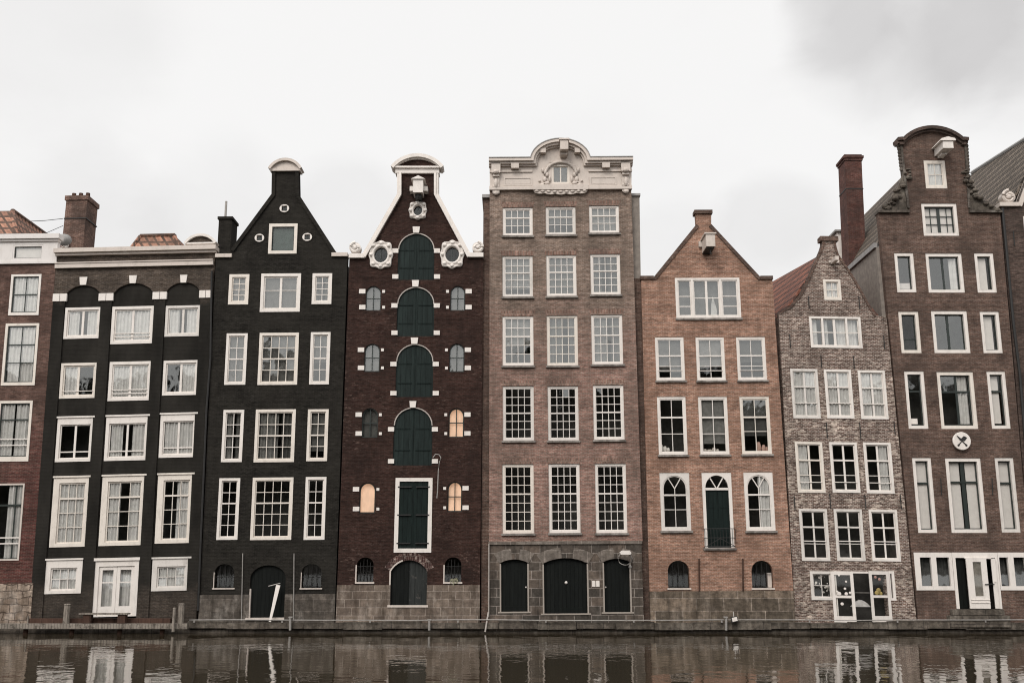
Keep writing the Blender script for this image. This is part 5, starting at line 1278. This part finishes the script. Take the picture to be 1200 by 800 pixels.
# timber walkway at the left
p0, p1 = W(-60, 733, -1.0), W(219, 733, -1.0); zt, zb = W(100, 730.2, -1.0)[2], W(100, 736.6, -1.0)[2]
m = MB(); m.box(p0[0], p1[0], zb, zt, -1.0, -.76); m.box(p0[0], p1[0] - .1, zt - .09, zt - .03, -.75, -.45)
w_ = thing(m, 'timber_walkway', M['oldwood'], (p0[0], -1.0, zb), 'long weathered timber beam lying along the water in front of the black house', 'walkway')
a, b = W(34, 727, -.55), W(200, 727, -.55); m = MB(); m.box(a[0], b[0], a[2] - .12, a[2] + .10, -.6, -.4); k = m.build('rear_beam', M['redwood'], w_, None, (p0[0], -1.0, zb)); k.location = (0, 0, 0)
for x in (30, 84, 140, 190):
    c = W(x, 735, -.7); m = MB(); m.tube([(c[0], -.66, -.8), (c[0], -.66, zt - .05)], .10, 8); k = m.build('pile', M['redwood'], w_, None, (p0[0], -1.0, zb)); k.location = (0, 0, 0)
def post(x0, x1, y0, y1, y, lab, mat='oldwood', cap=True):
    a, b = W(x0, y1, y), W(x1, y0, y); c = ((a[0] + b[0]) / 2, y, a[2]); r = (b[0] - a[0]) / 2; m = MB()
    n = 12; L = []
    for z, k in ((a[2], 1.0), (a[2] + (b[2] - a[2]) * .5, .95), (b[2] - .07, .93), (b[2] - .03, 1.08 if cap else .9), (b[2], .8 if cap else .85)):
        L.append([(c[0] + r * k * math.cos(2 * PI * i / n) * (1 + .06 * math.sin(i * 2.4)), y + r * k * math.sin(2 * PI * i / n), z) for i in range(n)])
    m.lay(L); m.add([p for p in L[-1]], [tuple(range(n))]); m.add([p for p in L[0]], [tuple(range(n))])
    return thing(m, 'mooring_post', M[mat], (c[0], y, a[2]), lab, 'post', 'timber posts along the walkway')
post(73.2, 83, 707, 732, -.86, 'rounded timber mooring post left of the white garden door')
post(207.5, 217, 706.5, 735, -.88, 'rightmost thick mooring post, capped pale, at the end of the walkway')
post(201, 206.5, 711.5, 740, -1.12, 'thin pale timber stake leaning just in front of the rightmost mooring post')
post(31.5, 34, 721.5, 731, -.88, 'small pale stub of post near the rubble stone corner', cap=False)
a, b = W(92, 719, -1.0), W(149, 719, -1.0); m = MB(); z = W(100, 718, -1.0)[2]; m.box(a[0], b[0], z - .06, z, -1.0, -.6)
bn = thing(m, 'plank_bench', M['oldwood'], (a[0], -1.0, zt), 'dark plank step on two short posts below the white double door', 'bench')
for x0, x1 in ((97, 106), (137.5, 146.5)):
    q0, q1 = W(x0, 725, -.95), W(x1, 725, -.95); m = MB(); m.box(q0[0], q1[0], zt - .02, z - .061, -.95, -.66); m.build('leg', M['redwood'], bn, None, (a[0], -1.0, zt)).location = (0, 0, 0)
# white board leaning in the black doorway
a, b = W(316, 728, -.42), W(326, 685, -.28); m = MB()
d = Vector((b[0] - a[0], 0, b[2] - a[2])).normalized(); nx = Vector((d.z, 0, -d.x)) * .075
def P3(v, o): return (v[0] + o[0], v[1], v[2] + o[2])
q = [P3(a, -nx * .5), P3(a, nx * .7), P3(b, nx * 1.15), P3(b, -nx * 1.15)]
m.add(q + [(x, y + .05, z_) for x, y, z_ in q], [(0, 1, 2, 3), (7, 6, 5, 4), (0, 1, 5, 4), (1, 2, 6, 5), (2, 3, 7, 6), (3, 0, 4, 7)])
c0, c1 = W(314.5, 686.5, -.27), W(328.5, 683, -.27); bo_ = (c0, c1)
wb_ = thing(m, 'white_board', M['white'], (a[0], -.42, a[2]), 'long white board with a short crosspiece leaning in the dark arched doorway', 'board')
m = MB(); m.tube([c0, c1], .022, 6); m.build('crosspiece', M['galv'], wb_, None, (a[0], -.42, a[2])).location = (0, 0, 0)
# rope hanging on the warehouse
pts = [W(x, y, -.06 - .0) for x, y in ((508, 537), (511, 532.8), (515, 533.5), (517.3, 537), (515.5, 542), (514.3, 552), (513.8, 565), (513.4, 576), (512.6, 584))]
m = MB(); m.tube([(p[0], -.40, p[2]) for p in pts], .022, 6); thing(m, 'hanging_rope', M['galv'], pts[-1], 'thin pale hooked cable hanging on the maroon wall right of the lowest green hatch', 'rope')
# leaning sticks left of the tall house
for (xa, ya, xb, yb, lab) in ((568.5, 740, 572.3, 717, 'thin pale pole leaning in the gap beside the rusticated stone base'),):
    a, b = W(xa, ya, -.5), W(xb, yb, -.3); m = MB(); m.tube([a, b], .035, 6); thing(m, 'wooden_pole', M['pipe'], a, lab, 'pole')
for x, y0, y1, lab in ((340, 722, 738, 'short iron mooring stake below the right edge of the black doorway'), (503, 725, 738, 'stubby pale mooring stake under the right end of the peeling cellar door'), (851, 722, 738, 'mooring stake at the ledge just left of the floodlight')):
    a, b = W(x, y1, -.5), W(x, y0, -.5); m = MB(); m.tube([a, (b[0], -.5, b[2])], .05, 7); m.box(a[0] - .08, a[0] + .08, b[2] - .05, b[2], -.56, -.33); thing(m, 'mooring_stake', M['galv'], a, lab, 'stake', 'mooring stakes on the ledge')
# wall lamp over the right stone door
a, b = W(726.5, 648, -.6), W(739, 648, -.6); m = MB(); z = a[2]
m.prism([(a[0], z - .05), (b[0] - .05, z - .05), (b[0], z + .02), (b[0] - .08, z + .11), (a[0] + .06, z + .11), (a[0] - .03, z + .03)], -.95, -.60)
lp = thing(m, 'wall_lamp', M['white'], (b[0], -.2, z), 'white box lamp with a looped cable above the rightmost stone-framed door', 'lamp')
m = MB(); m.tube([(b[0] - .06, -.62, z + .02), (b[0], -.3, z - .02), (b[0] + .01, -.16, z - .1)], .03, 6); m.tube([(b[0] + .01, -.16, z + .1), (b[0] + .01, -.16, z - .75)], .025, 6); m.ball((b[0] + .01, -.18, z - .55), (.07, .05, .09), 8, 5); m.build('arm', M['galv'], lp, None, (b[0], -.2, z)).location = (0, 0, 0)
m = MB(); c = W(732.5, 654, -.5); m.tube([(c[0] + .28 * math.cos(t * PI / 12), -.5 + .1 * math.sin(t), c[2] + .27 * math.sin(t * PI / 12)) for t in range(26)], .018, 5); m.build('cable', M['galv'], lp, None, (b[0], -.2, z)).location = (0, 0, 0)
# floodlight on the ledge
c = W(860.5, 726, -.42); m = MB(); z = c[2]
m.add([(c[0] + x, -.42 + y, z + zz) for x, y, zz in ((-.13, -.1, -.10), (.15, -.1, -.04), (.11, -.1, .17), (-.17, -.1, .12), (-.10, .08, -.06), (.1, .08, -.02), (.08, .08, .12), (-.12, .08, .1))], [(0, 1, 2, 3), (7, 6, 5, 4), (0, 1, 5, 4), (1, 2, 6, 5), (2, 3, 7, 6), (3, 0, 4, 7)])
fl = thing(m, 'floodlight', M['iron'], (c[0], -.4, z - .15), 'small black floodlight with a white face sitting on the ledge below the orange house', 'lamp')
m = MB(); m.add([(c[0] + x, -.525, z + zz) for x, zz in ((-.09, -.07), (.12, -.02), (.085, .135), (-.12, .09))], [(0, 1, 2, 3)]); m.build('glass_face', M['white'], fl, None, (c[0], -.4, z - .15), fix=False).location = (0, 0, 0)
m = MB(); m.tube([(c[0] - .02, -.4, z - .1), (c[0] - .02, -.4, zq - .0)], .025, 6); m.tube([(c[0], -.35, z + .1), (c[0] + .02, -.2, z + .32)], .02, 6); m.build('bracket', M['galv'], fl, None, (c[0], -.4, z - .15)).location = (0, 0, 0)
# weeds on the warehouse cellar sill
c = W(530.5, 682, -.06); m = MB(); rr = random.Random(4)
for i in range(34):
    x, q, z = rr.gauss(0, .12), rr.uniform(.05, .12), rr.uniform(-.06, .12); a_ = rr.uniform(-.9, .9)
    p0 = Vector((c[0] + x, -.06 + rr.uniform(-.05, .04), c[2] + z)); e1 = Vector((math.cos(a_), -.3, math.sin(a_))) * q; e2 = Vector((-math.sin(a_), .2, math.cos(a_))) * q * .4
    m.add([p0, p0 + e1 * .5 + e2, p0 + e1, p0 + e1 * .5 - e2], [(0, 1, 2, 3)])
tag(m.build('weed_clump', plain('pale_weed', (.20, .19, .13), .8), None, None, (c[0], -.06, c[2]), fix=False), 'straggly pale weed growing on the right cellar window sill of the maroon warehouse', 'plant')
# round sign
c = W(1127.3, 516.4, -.30); R_ = .385; m = MB()
m.lay([[(c[0] + r * math.cos(2 * PI * i / 32), y, c[2] + r * math.sin(2 * PI * i / 32)) for i in range(32)] for r, y in ((R_, -.22), (R_, -.29), (R_ - .02, -.30))])
m.add([(c[0] + (R_ - .02) * math.cos(2 * PI * i / 32), -.30, c[2] + (R_ - .02) * math.sin(2 * PI * i / 32)) for i in range(32)], [tuple(range(32))])
sg = thing(m, 'round_sign', M['white'], (c[0], -.22, c[2] - R_), 'round white sign with a black crossed spatula and fork emblem on the brown house', 'sign')
m = MB()
def bl2(pts): m.prism([(c[0] + x, c[2] + z) for x, z in pts], -.325, -.302)
def rot(pts, a): return [(x * math.cos(a) - z * math.sin(a), x * math.sin(a) + z * math.cos(a)) for x, z in pts]
a1, a2 = math.radians(-42), math.radians(42)
m.prism([(c[0] + x, c[2] + z) for x, z in rot([(-.018, -.28), (.018, -.28), (.018, .02), (.09, .07), (.075, .26), (-.075, .22), (-.09, .07), (-.018, .02)], a1)], -.318, -.303)
m.prism([(c[0] + x, c[2] + z) for x, z in rot([(-.018, -.28), (.018, -.28), (.022, .02), (.05, .08), (.012, .30), (-.012, .30), (-.05, .08), (-.022, .02)], a2)], -.322, -.3035)
for aa in (a1, a2): m.prism([(c[0] + x, c[2] + z) for x, z in rot([(-.035, -.29), (.035, -.29), (.035, -.20), (-.035, -.20)], aa)], -.324, -.3045)
m.build('emblem', M['iron'], sg, None, (c[0], -.22, c[2] - R_)).location = (0, 0, 0)
# overhead wires at the left chimney
a, b = W(31, 259.5, 3.0), W(74, 256.2, 3.0); m = MB(); m.tube([a, ((a[0] + b[0]) / 2, 3, (a[2] + b[2]) / 2 - .03), b], .016, 5); thing(m, 'cable', M['iron'], a, 'thin dark wire from the orange tiled roof to the brick chimney', 'cable')
a, b = W(52, 274, 2.8), W(74, 264.5, 2.8); m = MB(); m.tube([a, b], .014, 5); thing(m, 'cable', M['iron'], a, 'short slanting wire from the white parapet up to the brick chimney', 'cable')
# antenna dish at the chimney foot
m = MB(); c = W(78, 287, 2.3); m.tube([W(71, 291, 2.3), W(80, 284.5, 2.3)], .02, 5); m.tube([W(72, 279, 2.3), W(80, 284.5, 2.3)], .015, 5); m.ball(c, (.12, .1, .16), 8, 5)
thing(m, 'antenna', M['white'], (c[0], 2.3, c[2] - .2), 'small white aerial bracket at the foot of the left brick chimney', 'antenna')

# ornaments on the sills of the orange house
def sill_things():
    defs = ((775, 523, 'white_ornament', 'white', [(0, .12, .16), (.16, .09, .13), (.3, .07, .10)], 'pale ornaments inside the left third-floor window of the orange house'),
            (826, 527, 'sill_ornament', 'cream', [(0, .10, .07), (.2, .13, .06), (.4, .10, .10), (.55, .07, .07)], 'low cluster of ornaments inside the middle third-floor window of the orange house'),
            (889, 524, 'clay_pot', 'pot', [(0, .12, .22), (.22, .10, .16), (.36, .07, .12)], 'reddish pots inside the right third-floor window of the orange house'))
    M['pot'] = plain('pale_clay', (.50, .32, .26), .8)
    for x, y, nm, mt, bl_, lab in defs:
        c = W(x, y, .18); z0 = W(x, 529.5, .18)[2]; m = MB()
        for dx, r, hgt in bl_:
            m.lay([[(c[0] + dx + r * k * math.cos(2 * PI * i / 10), .18 + r * .6 * k * math.sin(2 * PI * i / 10), z0 + hgt * f * 2) for i in range(10)] for k, f in ((.55, 0), (.9, .25), (1, .5), (.7, .8), (.5, .95), (.6, 1))])
        thing(m, nm, M[mt], (c[0], .18, z0), lab, 'ornament')
sill_things()

# ================================================================== SETTING
def sheet(name, pts, mat):
    me = bpy.data.meshes.new(name); me.from_pydata(pts, [], [(0, 1, 2, 3)]); me.materials.append(mat)
    o = bpy.data.objects.new(name, me); COL.objects.link(o); o['kind'] = 'structure'; return o
N = NT('canal_water')
tc = N.n('ShaderNodeTexCoord')
mp = N.n('ShaderNodeMapping', {0: tc.outputs['Object'], 3: (.75, .55, 1)})
n1 = N.n('ShaderNodeTexNoise', {'Vector': mp.outputs[0], 'Scale': 1.7, 'Detail': 3.0, 'Roughness': .5})
mp2 = N.n('ShaderNodeMapping', {0: tc.outputs['Object'], 3: (.09, .16, 1)})
n2 = N.n('ShaderNodeTexNoise', {'Vector': mp2.outputs[0], 'Scale': 1.0, 'Detail': 2.0})
amp = N.rng(n2.outputs[0], .35, .65, .45, 1.0)
bp = N.n('ShaderNodeBump', {'Height': N.math('MULTIPLY', n1.outputs[0], amp), 'Strength': .6, 'Distance': .034})
b = N.n('ShaderNodeBsdfPrincipled', {'Base Color': (.034, .026, .016, 1), 'Roughness': .03, 'IOR': 1.33, 'Normal': bp.outputs[0]})
b.inputs['Specular IOR Level'].default_value = .5
N.t.links.new(b.outputs[0], N.out.inputs[0])
sheet('water', [(-400, -46.8, 0), (400, -46.8, 0), (400, .05, 0), (-400, .05, 0)], N.m)
N = NT('paving'); vv = N.n('ShaderNodeTexCoord').outputs['Object']
br = N.n('ShaderNodeTexBrick', {'Vector': vv, 'Color1': (.12, .105, .095, 1), 'Color2': (.09, .08, .072, 1), 'Mortar': (.05, .045, .04, 1), 'Scale': 1.0, 'Brick Width': .3, 'Row Height': .15, 'Mortar Size': .01})
pav = N.pbr(br.outputs[0], .85)
sheet('ground', [(-1500, .04, .02), (1500, .04, .02), (1500, 2500, .02), (-1500, 2500, .02)], pav)
sheet('street', [(-1500, -2500, .95), (1500, -2500, .95), (1500, -46.5, .95), (-1500, -46.5, .95)], pav)

# unseen dark mass of loose quads, added behind the camera to darken window reflections
def added_dark_mass():
    rr = random.Random(11); m = MB()
    x = -120
    while x < 120:
        y = -84 + rr.uniform(-5, 5); hgt = rr.uniform(19, 25)
        for k in range(420):
            q = Vector((rr.gauss(0, 1), rr.gauss(0, 1), rr.gauss(0, 1))).normalized() * rr.random() ** .4
            c = Vector((x + q.x * 5.2, y + q.y * 4, .95 + hgt * .5 + q.z * hgt * .5)); s_ = rr.uniform(1.0, 2.2)
            a = Vector((rr.gauss(0, 1), rr.gauss(0, 1), rr.gauss(0, 1))).normalized(); b_ = a.orthogonal().normalized(); e = a.cross(b_)
            m.add([c + b_ * s_, c + e * s_, c - b_ * s_, c - e * s_], [(0, 1, 2, 3)])
        x += rr.uniform(4.5, 6.5)
    m.box(-130, 130, .9, 11, -90, -82)
    o = m.build('added_dark_mass', plain('dark_mass', (.035, .038, .026), .95, spec=.05), fix=False); o['kind'] = 'stuff'
    o['label'] = 'dark row of leafy trees on the opposite quay'; return o
added_dark_mass()

# ------------------------------------------------------------------ sky and sun
SUN_EL, SUN_AZ = math.radians(48), math.radians(200)     # from behind the camera, slightly to the left
dirv = Vector((-.34, -.80, .75)).normalized()           # towards the sun
wd = bpy.data.worlds.new('World'); S.world = wd; wd.use_nodes = True
t = wd.node_tree; t.nodes.clear()
def wn(typ, ins=None, **kw):
    n = t.nodes.new(typ)
    for k, v in kw.items(): setattr(n, k, v)
    for k, v in (ins or {}).items():
        if isinstance(v, bpy.types.NodeSocket): t.links.new(v, n.inputs[k])
        else: n.inputs[k].default_value = v
    return n
out = wn('ShaderNodeOutputWorld'); tc = wn('ShaderNodeTexCoord')
sky = wn('ShaderNodeTexSky', sky_type='NISHITA', sun_disc=False, sun_elevation=SUN_EL, sun_rotation=SUN_AZ, air_density=1.2, dust_density=3.0)
def wmix(f, a, b):
    n = wn('ShaderNodeMix', data_type='RGBA')
    for i, v in ((0, f), (6, a), (7, b)):
        if isinstance(v, bpy.types.NodeSocket): t.links.new(v, n.inputs[i])
        else: n.inputs[i].default_value = v if i == 0 else (*v, 1)
    return n.outputs[2]
def wrng(v, a, b, c, d): return wn('ShaderNodeMapRange', {0: v, 1: a, 2: b, 3: c, 4: d}).outputs[0]
def wmath(op, a, b=0.0):
    n = wn('ShaderNodeMath', operation=op)
    for i, v in enumerate((a, b)):
        if isinstance(v, bpy.types.NodeSocket): t.links.new(v, n.inputs[i])
        else: n.inputs[i].default_value = v
    return n.outputs[0]
mp = wn('ShaderNodeMapping', {0: tc.outputs['Generated'], 1: (.4, .2, .1), 3: (1.0, 1.0, 1.7)})
na = wn('ShaderNodeTexNoise', {'Vector': mp.outputs[0], 'Scale': 3.1, 'Detail': 8.0, 'Roughness': .52, 'Distortion': .25}).outputs[0]
nb = wn('ShaderNodeTexNoise', {'Vector': mp.outputs[0], 'Scale': 7.0, 'Detail': 7.0, 'Roughness': .55, 'Distortion': .3}).outputs[0]
def blob(px, py, rad):
    r = Vector(ray(px, py)).normalized()
    d = wn('ShaderNodeVectorMath', {0: tc.outputs['Generated'], 1: r}, operation='DOT_PRODUCT').outputs['Value']
    return wrng(d, math.cos(rad), 1.0, 0.0, 1.0)
clouds = wrng(na, .46, .70, 0, .13)
for px, py, rad, wgt in ((1095, -14, .14, .52), (1190, 35, .11, .38), (985, 10, .065, .34), (908, 268, .065, .28), (250, 270, .10, .2), (60, 40, .12, .16), (405, 255, .07, .22), (120, 245, .08, .18), (790, 290, .06, .16)):
    f = wmath('ADD', blob(px, py, rad), wmath('MULTIPLY', wmath('SUBTRACT', nb, .5), 1.5))
    f = wmath('MULTIPLY', wrng(f, .12, .75, 0.0, 1.0), wrng(blob(px, py, rad * 1.3), 0, .75, 0, 1))
    clouds = wmath('ADD', clouds, wmath('MULTIPLY', f, wgt))
clouds = wmath('MULTIPLY', wmath('MINIMUM', clouds, 1.1), wrng(na, .3, .7, .75, 1.05))
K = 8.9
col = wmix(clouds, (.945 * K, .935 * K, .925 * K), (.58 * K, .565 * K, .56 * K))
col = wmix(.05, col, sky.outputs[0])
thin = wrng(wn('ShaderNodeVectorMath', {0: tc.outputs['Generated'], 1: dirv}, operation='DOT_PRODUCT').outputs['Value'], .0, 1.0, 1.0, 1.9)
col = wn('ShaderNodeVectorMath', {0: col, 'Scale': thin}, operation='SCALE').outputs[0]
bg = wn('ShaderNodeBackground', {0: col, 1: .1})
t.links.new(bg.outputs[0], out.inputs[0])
sl = bpy.data.lights.new('sun', 'SUN'); sl.energy = 1.5; sl.angle = math.radians(25); sl.color = (1, .955, .90)
so = bpy.data.objects.new('sun', sl); COL.objects.link(so)
dirv = Vector((-.34, -.80, .75)).normalized()           # towards the sun
so.rotation_euler = dirv.to_track_quat('Z', 'Y').to_euler(); so.location = (0, -30, 60)
sky.sun_elevation = math.asin(dirv.z); sky.sun_rotation = math.atan2(dirv.x, dirv.y)

cam = bpy.data.cameras.new('camera'); cam.lens = F / 1200 * 36; cam.sensor_width = 36; cam.clip_end = 6000; cam.clip_start = .1
co = bpy.data.objects.new('camera', cam); COL.objects.link(co)
co.location = (0, -DIST, CZ); co.rotation_euler = (PI / 2 + PITCH, 0, 0); S.camera = co
S.render.engine = 'CYCLES'; S.cycles.use_denoising = True; S.cycles.filter_width = 1.1; S.cycles.sample_clamp_indirect = 4.0
S.view_settings.view_transform = 'Standard'; S.view_settings.look = 'None'; S.view_settings.exposure = .2; S.view_settings.gamma = 1
S.view_settings.use_curve_mapping = False
